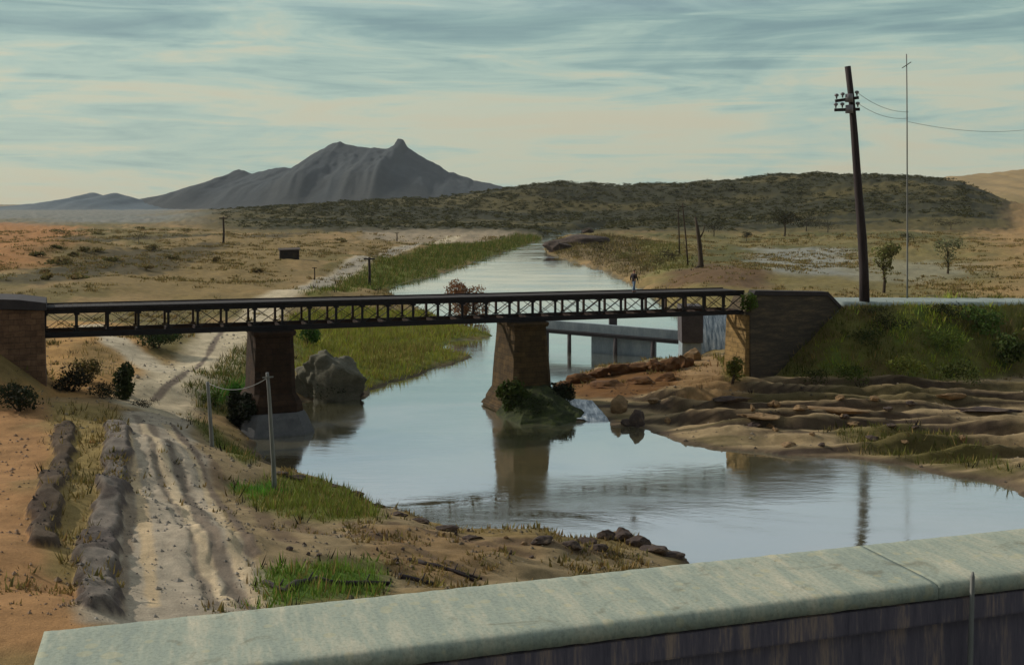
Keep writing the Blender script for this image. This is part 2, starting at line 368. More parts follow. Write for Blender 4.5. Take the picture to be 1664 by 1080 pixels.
CTRL = [(275, 985, 5), (350, 850, 4.7), (250, 700, 4.2), (250, 660, 4.0), (100, 650, 4.2), (30, 640, 4.2), (60, 800, 5), (30, 1000, 6), (-80, 900, 6),
        (450, 960, 4.2), (600, 950, 3.5), (700, 930, 2.6), (800, 920, 2.2), (900, 910, 1.8), (1000, 900, 1.6), (1050, 902, 1.1),
        (440, 870, 3.4), (520, 860, 2.2), (350, 740, 2.6), (450, 800, 1.1), (400, 790, 2.2), (345, 700, 2.2), (300, 640, 3), (150, 600, 4.3),
        (100, 550, 4.5), (250, 600, 3.8), (390, 540, 3.5), (300, 540, 3.6), (350, 590, 2.6), (540, 600, 1.3), (600, 570, 0.9), (700, 560, 0.7),
        (600, 530, 1.0), (470, 470, 3.2), (550, 460, 2.2), (700, 420, 1.6), (800, 395, 1.8), (600, 400, 3), (400, 420, 4), (200, 420, 5), (100, 450, 5),
        (470, 415, 4), (300, 380, 5), (50, 400, 7), (650, 450, 1.2), (580, 500, 1.0),
        (1000, 615, 1.1), (1090, 600, 1.5), (1150, 600, 1.9), (1185, 600, 1.8), (1215, 620, 1.2), (1100, 640, 0.8), (1050, 660, 0.7),
        (1200, 670, 0.6), (1400, 680, 0.6), (1600, 690, 0.8), (1600, 740, 0.45), (1400, 720, 0.45), (1200, 710, 0.45), (1700, 760, 0.9), (1030, 680, 0.6), (945, 650, 1.1),
        (960, 415, 1.8), (1050, 430, 2.2), (1000, 400, 2.2), (1090, 452, 2.8), (1150, 436, 5.2), (1200, 440, 5.0), (1235, 448, 4.2), (1300, 425, 2.5), (1500, 430, 3), (1600, 400, 4),
        (1500, 470, 3.0), (1280, 462, 3.2)]
CW = np.array([wpt(*c) for c in CTRL])
RIDGE = np.array([(-400, 352), (250, 350), (300, 345), (400, 340), (500, 335), (600, 328), (700, 321), (800, 311), (850, 303), (900, 299), (1000, 302), (1100, 299),
                  (1200, 292), (1250, 287), (1330, 284), (1400, 287), (1500, 291), (1560, 300), (1600, 314), (1640, 328), (1700, 338), (2200, 345)], float)
S_EMB = s_at(1374, 1.0); S_LEFT = s_at(74, 0.9)
BERM1 = [wpt(a, b, 4.6)[:2] for a, b in [(190, 664), (188, 740), (183, 800), (170, 850), (160, 900), (158, 960), (165, 1040)]]
BERM2 = [wpt(a, b, 4.8)[:2] for a, b in [(106, 664), (96, 730), (82, 800), (64, 870), (70, 920)]]
def berm(X, D, path, half, sd):
    d = np.full(X.shape, 9.0); k = (D < 90) & (D > 20) & (X < 0) & (X > -40)
    if k.any(): d[k] = seg_dist(X[k], D[k], path, False) + (fbm(X[k] * 0.8, D[k] * 0.8, 4, sd) - 0.5) * 0.9
    return 1 - sstep(half * 0.7, half * 1.35, d), d
RUTS = [[wpt(a, b, 4.5)[:2] for a, b in q] for q in ([(222, 675), (262, 770), (310, 850), (350, 985)], [(245, 690), (300, 790), (350, 880), (400, 985)], [(280, 690), (330, 760), (372, 830), (410, 900)])]
def height(X, D):
    X = np.asarray(X, float); D = np.asarray(D, float)
    num = np.zeros(X.shape); den = np.zeros(X.shape)
    for cx, cy, cz in CW:
        w = 1.0 / (((X - cx) ** 2 + (D - cy) ** 2) + 2.0 + 0.0006 * D * D) ** 1.6
        num += w * cz; den += w
    base = num / den
    base = base * (1 - sstep(450, 900, D)) + 4.5 * sstep(450, 900, D)
    dw = seg_dist(X, D, WATER); ins = inside(X, D, WATER)
    wob = (fbm(X * 0.35, D * 0.35, 3, 5) - 0.5)
    d = np.where(ins, -dw, dw) + wob * np.clip(0.02 * D, 0.6, 3.0)
    land = np.clip(d, 0, None)
    wscale = (3.6 - 1.4 * sstep(9, 14, X)) * (1 + D / 400)
    h = base * (1 - np.exp(-land / wscale)) + 0.06
    # bumps of the land
    amp = np.clip(land / 4, 0, 1)
    h = h + amp * (fbm(X * 0.22, D * 0.22, 5, 1) - 0.5) * (0.55 + np.clip(D - 110, 0, 500) * 0.006)
    h = h + amp * (fbm(X * 0.025, D * 0.012, 4, 2) - 0.5) * np.clip((D - 110) / 60, 0, 1) * 3.0
    # ledges of the rocky shelf on the right bank
    s = (X - BL[0]) * U[0] + (D - BL[1]) * U[1]; q = (X - BL[0]) * NN[0] + (D - BL[1]) * NN[1]
    shelf = sstep(6, 12, X) * (1 - sstep(88, 98, D - 0.15 * X)) * sstep(60, 66, D) * amp
    v = D * 0.34 + X * 0.035 + (fbm(X * 0.03, D * 0.10, 4, 9) - 0.5) * 3.6
    fr = v - np.floor(v)
    led = np.where(fr < 0.3, sstep(0, 0.3, fr), 1 - ((fr - 0.3) / 0.7) ** 0.9) - 0.4
    h = h + shelf * led * (0.1 + 1.3 * sstep(0.35, 0.6, fbm(X * 0.06, D * 0.2, 3, 12)))
    h = h + shelf * ((fbm(X * 0.7, D * 0.9, 4, 15) - 0.5) * 0.4 + np.maximum(fbm(X * 0.12, D * 0.6, 4, 17) - 0.55, 0) * 1.4)
    # gullied slope on the near left bank
    gl = sstep(30, 36, D) * (1 - sstep(66, 72, D)) * sstep(-9, -5, X) * amp
    h = h + gl * (fbm(X * 0.25 + D * 0.1, D * 0.6 - X * 0.2, 4, 21) - 0.5) * 0.9
    # road embankments either side of the bridge
    zc = 7.9 - np.clip(s - S_EMB, 0, 40) * 0.035
    ds = np.clip(S_EMB - s, 0, None); dq = np.clip(np.maximum(q - 0.6, -4.6 - q), 0, None)
    rr = np.sqrt(ds ** 2 + dq ** 2)
    e = zc - rr / 1.22 + (fbm(X * 0.3, D * 0.3, 4, 31) - 0.5) * np.clip(rr, 0, 1) * 1.0
    ef = sstep(-0.4, 0.6, e - h)
    h = np.maximum(h, e)
    ds = np.clip(s - (S_LEFT - 6), 0, None); dq = np.clip(np.maximum(q - 0.4, -3.4 - q), 0, None)
    e2 = 9.5 - np.sqrt(ds ** 2 + dq ** 2) / 1.2
    h = np.maximum(h, e2)
    # wooded ridge beyond the plain
    t = X / D; px = t * F + 832
    Dc = 960 + 120 * np.sin(t * 9)
    zc = CZ + (HY - np.interp(px, RIDGE[:, 0], RIDGE[:, 1])) / F * Dc
    up = sstep(0, 1, (D - 520) / (Dc - 520)) ** 1.0
    dn = 1 - sstep(0, 1, (D - Dc) / 900)
    rz = sstep(0, 1, np.clip(land, 0, 260) / 260) * np.maximum(zc - 4.5, 0) * np.where(D < Dc, up, dn)
    h = h + rz * (1 + 0.10 * (fbm(X * 0.012, D * 0.012, 4, 41) - 0.5)) + (rz > 0.5) * (fbm(X * .03, D * .03, 3, 44) - .5) * np.clip(rz * .12, 0, 2.5)
    for kr, path in enumerate(RUTS):
        br_, bd_ = berm(X, D, path, 0.24, 101 + kr)
        h = h - br_ * 0.06 + (1 - sstep(0.1, 0.5, np.abs(bd_ - 0.55))) * 0.05 * (bd_ < 8)
    b1, _ = berm(X, D, BERM1, 0.55, 91); b2, _ = berm(X, D, BERM2, 0.42, 92)
    rg = 0.8 + 0.5 * (fbm(X * 1.3, D * 1.3, 4, 93) - 0.5)
    h = h + b1 * 0.6 * rg + b2 * 0.5 * rg
    h = np.where(d < 0, -np.clip(-d * 0.25, 0, 1.5) - 0.04, h)
    return h, d, ef, s, q

tcol = np.concatenate([np.linspace(-1.7, -0.56, 50)[:-1], np.linspace(-0.56, 0.56, 640), np.linspace(0.56, 1.7, 50)[1:]])
drow = np.concatenate([np.linspace(2.5, 26, 40)[:-1], np.arange(26, 72, 0.15), np.arange(72, 112, 0.26), 112 * 1.0115 ** np.arange(0, 385)])
NR, NC = len(drow), len(tcol)
GD, GT = np.meshgrid(drow, tcol, indexing='ij')
GX = GT * GD
GH, GDW, GEF, GS, GQ = height(GX, GD)
GPY = HY + (CZ - GH) / GD * F

def ground(px, py):
    """first point of the land met by the sight line of a pixel"""
    t = (px - 832) / F; c = int(np.argmin(np.abs(tcol - t)))
    col = GPY[:, c]
    k = np.where((col <= py) & (drow > 24))[0]
    i = int(k[0]) if len(k) else NR - 1
    D = float(drow[i])
    return (t * D, D)
def gz(x, y):
    return float(height(np.array([x]), np.array([y]))[0][0])

# albedo of the ground
col = np.zeros((NR, NC, 3)); grass = np.zeros((NR, NC)); gcol = np.zeros((NR, NC, 3))
def mixc(mask, c):
    global col
    col += (np.asarray(c) - col) * mask[..., None]
n1 = fbm(GX * 0.02, GD * 0.014, 5, 51); n2 = fbm(GX * 0.11, GD * 0.07, 4, 52); n3 = fbm(GX * 0.5, GD * 0.4, 4, 53)
col[:] = alb(118, 98, 62)
mixc(sstep(0.42, 0.60, n1), alb(100, 88, 50))
mixc(sstep(0.52, 0.66, n2) * 0.7, alb(104, 90, 58))
mixc(sstep(0.55, 0.7, 1 - n2) * 0.5, alb(152, 122, 84))
def wpoly(pts): return [ground(a, b) for a, b in pts]
def paint(pts, c, soft=1.5, op=1.0, nz=2.0, g=0.0, gc=None, n=None, nfreq=0.35):
    poly = wpoly(pts); P = np.array(poly)
    lo = P.min(0) - soft * 3 - nz; hi = P.max(0) + soft * 3 + nz
    msk = (GX > lo[0]) & (GX < hi[0]) & (GD > lo[1]) & (GD < hi[1])
    if not msk.any(): return
    X = GX[msk]; D = GD[msk]
    d = seg_dist(X, D, poly); d = np.where(inside(X, D, poly), d, -d) + (fbm(X * nfreq, D * nfreq, 4, len(pts)) - 0.5) * 2 * nz
    w = sstep(-soft, soft, d) * op
    col[msk] += (np.asarray(c) - col[msk]) * w[:, None]
    if g:
        grass[msk] = np.maximum(grass[msk], w * g)
        gcol[msk] = np.where((w > 0.3)[:, None], np.asarray(gc if gc is not None else c), gcol[msk])
def stroke(pts, width, c, op=1.0, nz=0.25, world=False, soft=0.5):
    poly = wpoly(pts) if not world else pts
    P = np.array(poly); m = width * 2 + 2
    lo = P.min(0) - m; hi = P.max(0) + m
    msk = (GX > lo[0]) & (GX < hi[0]) & (GD > lo[1]) & (GD < hi[1])
    X = GX[msk]; D = GD[msk]
    d = seg_dist(X, D, poly, False) + (fbm(X * 0.6, D * 0.6, 4, int(width * 10)) - 0.5) * 2 * nz
    w = (1 - sstep(width * (0.5 - soft * 0.4), width * (0.5 + soft * 0.4), d)) * op
    col[msk] += (np.asarray(c) - col[msk]) * w[:, None]

# far left and middle distance
paint([(-300, 352), (130, 366), (110, 395), (40, 440), (-300, 470)], alb(152, 104, 60), 8, 0.85, 12, nfreq=0.05)
paint([(-200, 338), (330, 338), (330, 356), (120, 362), (-200, 356)], alb(110, 112, 108), 60, 0.8, 60, nfreq=0.01)  # blue-grey distance haze painted into the ground colour
paint([(280, 395), (470, 385), (520, 392), (430, 470), (120, 475), (150, 420)], alb(118, 98, 60), 8, 0.9, 10, nfreq=0.04)
for L in ([(100, 385), (150, 392), (240, 388), (330, 384)], [(180, 415), (300, 405), (350, 398)], [(420, 385), (560, 374), (660, 378)], [(60, 455), (150, 432), (230, 420)],
          [(520, 372), (640, 365), (720, 374)], [(100, 440), (210, 438), (320, 412)]):
    stroke(L, 13, alb(66, 58, 38), 0.85, 6)
paint([(560, 360), (760, 366), (880, 378), (820, 392), (700, 398), (600, 385)], alb(138, 124, 104), 6, 0.8, 10, nfreq=0.05)
paint([(505, 480), (560, 458), (660, 410), (720, 398), (850, 385), (885, 388), (800, 418), (700, 450), (620, 472)], alb(98, 102, 42), 2.5, 0.95, 4, 0.6, alb(84, 94, 34), nfreq=0.1)
# meadow behind the first pier
paint([(470, 520), (560, 500), (690, 508), (745, 530), (800, 546), (740, 556), (765, 580), (620, 628), (560, 640), (480, 600)], alb(88, 96, 40), 1.0, 0.95, 1.6, 1.0, alb(128, 130, 50))
stroke([(500, 540), (600, 546), (700, 545)], 3.0, alb(64, 58, 32), 0.7, 1.0)
paint([(590, 560), (700, 560), (690, 590), (600, 600)], alb(122, 116, 52), 1.5, 0.8, 1.5, 0.7, alb(112, 112, 48))
# left, under the bridge
paint([(60, 520), (210, 525), (250, 590), (210, 655), (60, 640)], alb(156, 118, 70), 1.0, 0.9, 2.0)
paint([(120, 560), (200, 560), (190, 620), (110, 600)], alb(112, 94, 58), 1.5, 0.6, 1.5, 0.25, alb(98, 88, 48))
paint([(290, 640), (400, 555), (420, 640), (400, 690), (330, 670)], alb(92, 90, 46), 0.8, 0.9, 1.2, 0.9, alb(78, 84, 36))
paint([(330, 640), (400, 615), (402, 645), (350, 660)], alb(70, 104, 36), 0.6, 0.9, 0.8, 1.0, alb(62, 110, 28))
stroke([(300, 620), (390, 568)], 0.8, alb(150, 104, 62), 0.8, 0.3)
# foreground left clay and field
paint([(-250, 640), (70, 645), (85, 690), (70, 780), (80, 860), (140, 960), (200, 1079), (-250, 1079)], alb(146, 108, 70), 1.2, 0.95, 2.4, nfreq=0.4)
paint([(85, 655), (190, 665), (180, 780), (150, 930), (100, 930), (70, 850)], alb(132, 112, 68), 0.6, 0.9, 1.0, 0.30, alb(112, 98, 54))
paint([(110, 760), (160, 760), (150, 880), (110, 850)], alb(100, 88, 54), 1, 0.6, 1.0, 0.5, alb(88, 82, 44))
# earth slope between the road and the water
paint([(285, 675), (380, 730), (440, 790), (560, 800), (720, 860), (900, 880), (1100, 905), (780, 960), (440, 985), (400, 900)], alb(126, 108, 80), 0.8, 0.9, 1.2)
paint([(560, 860), (700, 860), (860, 885), (760, 930), (600, 930)], alb(124, 98, 66), 1.0, 0.8, 1.6)
for L, w in (([(330, 740), (420, 830), (470, 880)], 0.9), ([(560, 850), (700, 905), (780, 940)], 0.7), ([(640, 850), (760, 880), (860, 905)], 0.5), ([(470, 850), (560, 870), (640, 868)], 0.8), ([(820, 880), (920, 890), (1000, 900)], 0.8)):
    stroke(L, w, alb(92, 74, 58), 0.7, 0.3)
paint([(365, 790), (420, 776), (520, 780), (570, 800), (610, 840), (520, 850), (440, 830)], alb(92, 94, 42), 1.1, 0.95, 1.4, 1.0, alb(104, 112, 46))
paint([(375, 790), (440, 785), (470, 800), (420, 815)], alb(64, 100, 34), 0.4, 0.9, 0.5, 1.0, alb(82, 126, 38))
paint([(425, 930), (500, 914), (600, 920), (620, 950), (520, 975), (400, 985)], alb(80, 104, 40), 0.9, 0.95, 1.2, 1.0, alb(98, 122, 46))
paint([(300, 670), (340, 690), (420, 745), (400, 760), (330, 710)], alb(92, 92, 44), 0.5, 0.8, 0.6, 0.8, alb(76, 86, 36))
# cart road
paint([(140, 1010), (445, 1000), (300, 672), (200, 668)], alb(150, 137, 119), 0.45, 0.95, 0.6)
for L, w, c in (([(222, 675), (262, 770), (310, 850), (350, 985)], 0.55, (110, 98, 84)), ([(245, 690), (300, 790), (350, 880), (400, 985)], 0.6, (100, 88, 76)),
                ([(205, 690), (225, 800), (240, 900), (250, 985)], 0.5, (176, 152, 118)), ([(232, 690), (285, 800), (330, 900), (372, 985)], 0.45, (178, 158, 128)),
                ([(270, 690), (335, 790), (380, 880), (425, 985)], 0.45, (168, 148, 118)), ([(280, 690), (330, 760), (372, 830), (410, 900)], 0.5, (98, 84, 72)),
                ([(208, 720), (212, 830), (205, 900), (190, 985)], 0.4, (122, 106, 88))):
    stroke(L, w, alb(*c), 0.85, 0.2)
RB = [(245, 662), (270, 640), (310, 605), (350, 568), (385, 535), (440, 492), (490, 470), (560, 446), (620, 418), (690, 396), (740, 386)]
stroke(RB, 5.4, alb(176, 160, 132), 0.98, 0.5)
stroke([(250, 650), (300, 606), (345, 563), (378, 530)], 0.5, alb(88, 74, 66), 0.8, 0.2)
stroke([(490, 470), (560, 446), (620, 418), (690, 396)], 4.5, alb(132, 124, 112), 0.8, 0.6)
stroke([(150, 528), (190, 556), (232, 586), (258, 600)], 3.0, alb(170, 156, 132), 0.95, 0.4)
for path, half, sd, c1, c2 in ((BERM1, 0.55, 91, (112, 102, 92), (70, 62, 60)), (BERM2, 0.42, 92, (84, 70, 56), (58, 48, 44))):
    bm_, bd_ = berm(GX, GD, path, half, sd)
    mixc(sstep(0.02, 0.3, bm_) * 0.9, alb(*c2)); mixc(sstep(0.6, 1.0, bm_) * sstep(0.35, 0.55, fbm(GX * 1.1, GD * 0.5, 4, 95)) * 0.9, alb(*c1))
    grass[bm_ > 0.1] *= 0.3
# right bank
rb = sstep(4, 8, GX) * (1 - sstep(112, 122, GD)) * (GD > 55)
mixc(rb * 0.92, alb(138, 118, 88))
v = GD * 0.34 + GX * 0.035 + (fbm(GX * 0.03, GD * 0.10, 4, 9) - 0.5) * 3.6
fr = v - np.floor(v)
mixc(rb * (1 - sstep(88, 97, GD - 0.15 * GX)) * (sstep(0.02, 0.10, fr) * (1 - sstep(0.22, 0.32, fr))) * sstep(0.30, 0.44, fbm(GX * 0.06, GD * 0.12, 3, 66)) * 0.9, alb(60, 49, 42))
mixc(rb * (1 - sstep(88, 97, GD - 0.15 * GX)) * sstep(0.56, 0.66, fbm(GX * 0.04, GD * 0.5, 4, 61)) * 0.8, alb(88, 78, 50))
paint([(895, 632), (970, 598), (1110, 588), (1115, 620), (1000, 648), (940, 645)], alb(100, 68, 36), 0.6, 0.95, 0.8)
paint([(1110, 580), (1200, 580), (1215, 640), (1100, 650)], alb(136, 108, 74), 0.8, 0.9, 0.8, 0.1)
paint([(1165, 580), (1195, 575), (1212, 615), (1180, 620)], alb(100, 92, 44), 0.5, 0.9, 0.5, 1.0, alb(94, 92, 38))
paint([(1330, 690), (1500, 700), (1640, 745), (1660, 775), (1500, 748), (1400, 725)], alb(92, 84, 46), 1.0, 0.75, 1.4, 0.8, alb(82, 84, 38))
mixc(GEF * sstep(0.8, 1.4, GH), alb(92, 88, 44))
mixc(GEF * sstep(0.8, 1.4, GH) * sstep(0.5, 0.62, n3 * 0.5 + n2 * 0.5), alb(82, 92, 38))
mixc(GEF * sstep(0.8, 1.4, GH) * sstep(0.54, 0.64, fbm(GX * 0.2, GD * 0.3, 4, 63)) * 0.6, alb(84, 66, 40))
em = GEF * sstep(0.9, 1.6, GH) * (GX > 0) * (GH < 7.4)
grass = np.maximum(grass, em); gcol = np.where((em > 0.3)[..., None], alb(80, 84, 36) + (alb(150, 158, 60) - alb(80, 84, 36)) * sstep(0.46, 0.62, n2 * 0.6 + n3 * 0.4)[..., None], gcol)
crest = ((GQ > -4.6) & (GQ < 0.9) & (GS > S_EMB - 2)) * 1.0
mixc(crest * 0.9, alb(134, 142, 138))
grass[crest > 0] = 0
# right, beyond the embankment
rf = sstep(1000, 1080, GT * F + 832 + (n2 - .5) * 150) * sstep(118, 130, GD) * (1 - sstep(480, 540, GD))
mixc(rf * 0.85, alb(104, 94, 56)); mixc(rf * sstep(0.44, 0.6, n1) * 0.85, alb(76, 74, 40)); mixc(rf * sstep(0.55, 0.66, n2) * 0.6, alb(128, 108, 70))
paint([(1215, 405), (1380, 402), (1395, 448), (1300, 452), (1215, 446)], alb(126, 124, 114), 5, 0.9, 8, nfreq=0.06)
paint([(1420, 420), (1580, 430), (1560, 452), (1400, 455)], alb(126, 122, 104), 5, 0.6, 8, nfreq=0.06)
paint([(1090, 440), (1160, 428), (1245, 440), (1250, 475), (1080, 475)], alb(92, 70, 48), 3, 0.95, 3, nfreq=0.15)
paint([(890, 396), (980, 384), (1060, 392), (1100, 440), (1040, 462), (960, 430), (890, 410)], alb(104, 88, 62), 3, 0.9, 5, 0.3, alb(84, 76, 46), nfreq=0.1)
paint([(1040, 400), (1110, 398), (1120, 440), (1060, 450)], alb(118, 112, 66), 3, 0.8, 5, 0.4, alb(100, 98, 52), nfreq=0.1)
paint([(1560, 250), (1900, 250), (1900, 480), (1620, 480), (1600, 400)], alb(150, 118, 78), 12, 0.8, 14, nfreq=0.05)
# wooded ridge soil
px_ = GT * F + 832
rid = sstep(500, 600, GD) * sstep(280, 420, px_) * (1 - sstep(1610, 1680, px_))
mixc(rid * 0.97, alb(46, 45, 25))
mixc(rid * sstep(0.5, 0.62, fbm(GX * 0.012, GD * 0.03, 5, 71)) * 0.8, alb(84, 74, 40))
# wet edge and river bed
mixc((1 - sstep(0.15, 1.1, GDW)) * (GD < 130) * 0.75, alb(70, 58, 50))
mixc((GDW < 0) * 0.9, alb(80, 76, 62))

def grid_mesh(name, X, Y, Z, c, attr='Col'):
    nr, nc = X.shape
    me = bpy.data.meshes.new(name)
    nv = nr * nc; co = np.stack([X, Y, Z], -1).reshape(-1, 3).astype(np.float32)
    i = np.arange(nv).reshape(nr, nc)
    q = np.stack([i[:-1, :-1], i[:-1, 1:], i[1:, 1:], i[1:, :-1]], -1).reshape(-1, 4)
    me.vertices.add(nv); me.vertices.foreach_set('co', co.ravel())
    me.loops.add(q.size); me.loops.foreach_set('vertex_index', q.ravel().astype(np.int32))
    me.polygons.add(len(q)); me.polygons.foreach_set('loop_start', (np.arange(len(q)) * 4).astype(np.int32))
    me.polygons.foreach_set('use_smooth', np.ones(len(q), bool))
    me.update(calc_edges=True)
    a = me.color_attributes.new(attr, 'FLOAT_COLOR', 'POINT')
    cc = np.concatenate([c.reshape(-1, 3), np.ones((nv, 1))], 1).astype(np.float32)
    a.data.foreach_set('color', cc.ravel())
    return me
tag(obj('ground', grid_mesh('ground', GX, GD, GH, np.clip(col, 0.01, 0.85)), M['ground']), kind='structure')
wm = MB(); wm.add([(-120, 8, 0), (120, 8, 0), (240, 900, 0), (-120, 900, 0)], [(0, 1, 2, 3)])
tag(wm.build('river_water', M['water']), kind='structure')

# ------------------------------------------------------------------ far mountains (real relief, kilometres off)
def range_mesh(name, tab, Dc, depth, cA, cB, seed, rough=0.10, x0=-700, x1=2300, base=2.0, ncol=420, nrow=70):
    tab = np.array(tab, float)
    px = np.linspace(x0, x1, ncol); f = np.linspace(-1, 1.2, nrow)
    Fg, Px = np.meshgrid(f, px, indexing='ij')
    T = (Px - 832) / F
    Y = Dc + Fg * depth; X = T * Dc * (1 + 0.25 * Fg * depth / Dc)
    cz = CZ + (HY - np.interp(Px, tab[:, 0], tab[:, 1]) + (fbm(Px * 0.09, Px * 0, 4, seed + 2) - 0.5) * 5.0) / F * Dc
    rel = np.maximum(cz - base, 0)
    gully = np.abs(fbm(Px * 0.035, Fg * 1.6, 5, seed) - 0.5) * 2
    prof = np.clip(1 - np.abs(Fg) ** 0.9 * (0.8 + 0.5 * (fbm(Px * 0.02, Fg * 0, 3, seed + 5) - 0.5)), 0, 1)
    prof = prof * (1 - sstep(0.6, 1.0, np.abs(Fg)))
    Z = base + rel * prof * (1 - rough * 4 * gully * np.abs(Fg) ** 0.7 * (1 - np.abs(Fg) * 0.4)) - 6 * (np.abs(Fg) > 0.97)
    cr_ = np.abs(fbm(Px * 0.06 + Fg * 1.5, Fg * 5, 6, seed + 21) - 0.5) * 2
    Z = Z + rel * prof * 0.11 * (0.22 - cr_) * np.clip(np.abs(Fg) * 6, 0, 1)
    m = fbm(Px * 0.03, Fg * 3, 5, seed + 8)[..., None]
    low = sstep(0.45, 1.0, -Fg)[..., None]
    c = np.asarray(cA) * (1 - m) * 2 * 0.5 + np.asarray(cA) * m * 1.0
    c = c + (np.asarray(cB) - c) * np.clip(low * 0.7 + (m - 0.5) * 0.9, 0, 1)
    return grid_mesh(name, X, Y, Z, c)
MT = [(-700, 345), (100, 345), (235, 336), (270, 322), (310, 310), (350, 292), (388, 275), (410, 281), (448, 271), (478, 273), (495, 258), (515, 246), (535, 235), (553, 230), (572, 237),
      (600, 241), (632, 240), (642, 236), (646, 226), (655, 226), (662, 238), (682, 253), (700, 262), (730, 279), (770, 292), (810, 301), (900, 318), (1000, 338), (1200, 346), (2300, 346)]
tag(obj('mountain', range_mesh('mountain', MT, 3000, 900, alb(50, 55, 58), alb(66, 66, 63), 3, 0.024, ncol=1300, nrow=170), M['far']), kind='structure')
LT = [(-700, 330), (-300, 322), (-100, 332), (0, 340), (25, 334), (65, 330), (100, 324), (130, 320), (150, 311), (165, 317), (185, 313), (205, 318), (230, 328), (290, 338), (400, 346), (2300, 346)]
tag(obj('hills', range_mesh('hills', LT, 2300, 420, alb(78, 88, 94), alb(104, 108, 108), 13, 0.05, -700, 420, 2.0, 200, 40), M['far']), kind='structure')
OT = [(1300, 330), (1400, 308), (1480, 294), (1540, 286), (1600, 280), (1664, 274), (1760, 270), (1900, 272), (2300, 290)]
tag(obj('hills', range_mesh('hills', OT, 2000, 700, alb(138, 116, 80), alb(108, 98, 62), 23, 0.06, 1300, 2300, 2.0, 200, 40), M['far']), kind='structure')

# ------------------------------------------------------------------ grass, scrub and the far wood (stuff)
def quads_mesh(name, V, cols):
    """V: (n, k, 3) polygons, cols: (n, 3)"""
    n, k, _ = V.shape
    me = bpy.data.meshes.new(name)
    me.vertices.add(n * k); me.vertices.foreach_set('co', V.reshape(-1).astype(np.float32))
    me.loops.add(n * k); me.loops.foreach_set('vertex_index', np.arange(n * k, dtype=np.int32))
    me.polygons.add(n); me.polygons.foreach_set('loop_start', (np.arange(n) * k).astype(np.int32))
    me.update(calc_edges=True)
    a = me.color_attributes.new('Col', 'FLOAT_COLOR', 'POINT')
    cc = np.concatenate([np.repeat(cols, k, 0), np.ones((n * k, 1))], 1).astype(np.float32)
    a.data.foreach_set('color', cc.ravel())
    return me
def tufts(name, P, C3, hgt, blades=6, spread=0.25, wid=0.05):
    n = len(P); B = blades
    base = np.repeat(P, B, 0); c = np.repeat(C3, B, 0); hh = np.repeat(hgt, B) * rng.uniform(0.5, 1.2, n * B)
    a = rng.uniform(0, 2 * np.pi, n * B); r = rng.uniform(0, 1, n * B) * np.repeat(hgt, B) * spread * 2
    off = np.stack([np.cos(a) * r, np.sin(a) * r, np.zeros(n * B) - 0.03], 1)
    b = base + off
    lean = np.stack([np.cos(a), np.sin(a), np.zeros(n * B)], 1) * (hh * rng.uniform(0.1, 0.7, n * B))[:, None]
    ang = rng.uniform(0, np.pi, n * B); w = hh * wid * 2
    sd = np.stack([np.cos(ang) * w, np.sin(ang) * w, np.zeros(n * B)], 1)
    top = b + lean; top[:, 2] += hh
    V = np.stack([b - sd, b + sd, top], 1)
    dry = rng.random((n * B, 1)) < 0.22
    c = np.where(dry, alb(138, 120, 70)[None] * 0.9, c)
    c = c * rng.uniform(0.6, 1.35, (n * B, 1)) * (1 + rng.normal(0, 0.06, (n * B, 3)))
    return quads_mesh(name, V, np.clip(c, 0.005, 0.8))
def scatter(weight, n):
    """grid cells by ground area seen"""
    w = weight.ravel() / weight.sum()
    idx = rng.choice(w.size, n, p=w)
    jx = rng.uniform(-0.5, 0.5, n); jy = rng.uniform(-0.5, 0.5, n)
    r = idx // NC; c = idx % NC
    D = drow[r] + jy * np.gradient(drow)[r]; T = tcol[c] + jx * np.gradient(tcol)[c]
    X = T * D
    return X, D, r, c
area = np.clip(np.gradient(drow)[:, None] * np.gradient(tcol)[None, :] * GD, 0, 30)
vis = (GD > 27) & (np.abs(GT) < 0.7) & (GDW > 0.25)
zoom = 1.0 / np.clip(GD, 40, 400) ** 1.0
w = area * zoom * np.clip(grass, 0, 1) ** 1.3 * vis * (GD < 520)
X, D, r, c = scatter(w, 42000)
Z = height(X, D)[0]
P = np.stack([X, D, Z], 1)
tag(obj('grass', tufts('grass', P, gcol[r, c], rng.gamma(4.0, 0.065, len(X)).clip(0.08, 0.6) * (0.7 + D / 160), 6, 0.5, 0.04), M['leaf']), label='short rough grass growing on the banks, meadow and embankment', cat='grass', kind='stuff')
# dry weeds over the open ground
road = np.abs(col[..., 0] - alb(152, 132, 106)[0]) < 0.03
w = area * zoom * vis * (GD < 480) * (grass < 0.3) * sstep(0.5, 0.68, n2 * 0.6 + n3 * 0.4) * (crest == 0) * (GH > 0.3) * (~((GX > 6) & (GD < 98)))
w[(GPY > 660) & (px_ > 200) & (px_ < 440) & (GD < 75)] *= 0.05
X, D, r, c = scatter(w, 22000)
Z = height(X, D)[0]; P = np.stack([X, D, Z], 1)
dc = np.where(rng.random((len(X), 1)) < 0.6, alb(122, 104, 64), alb(96, 88, 50))
tag(obj('scrub', tufts('scrub', P, dc, rng.uniform(0.12, 0.32, len(X)) * (0.8 + D / 260), 9, 0.9, 0.12), M['leaf']), label='dry weeds and low scrub over the open plain', cat='scrub', kind='stuff')

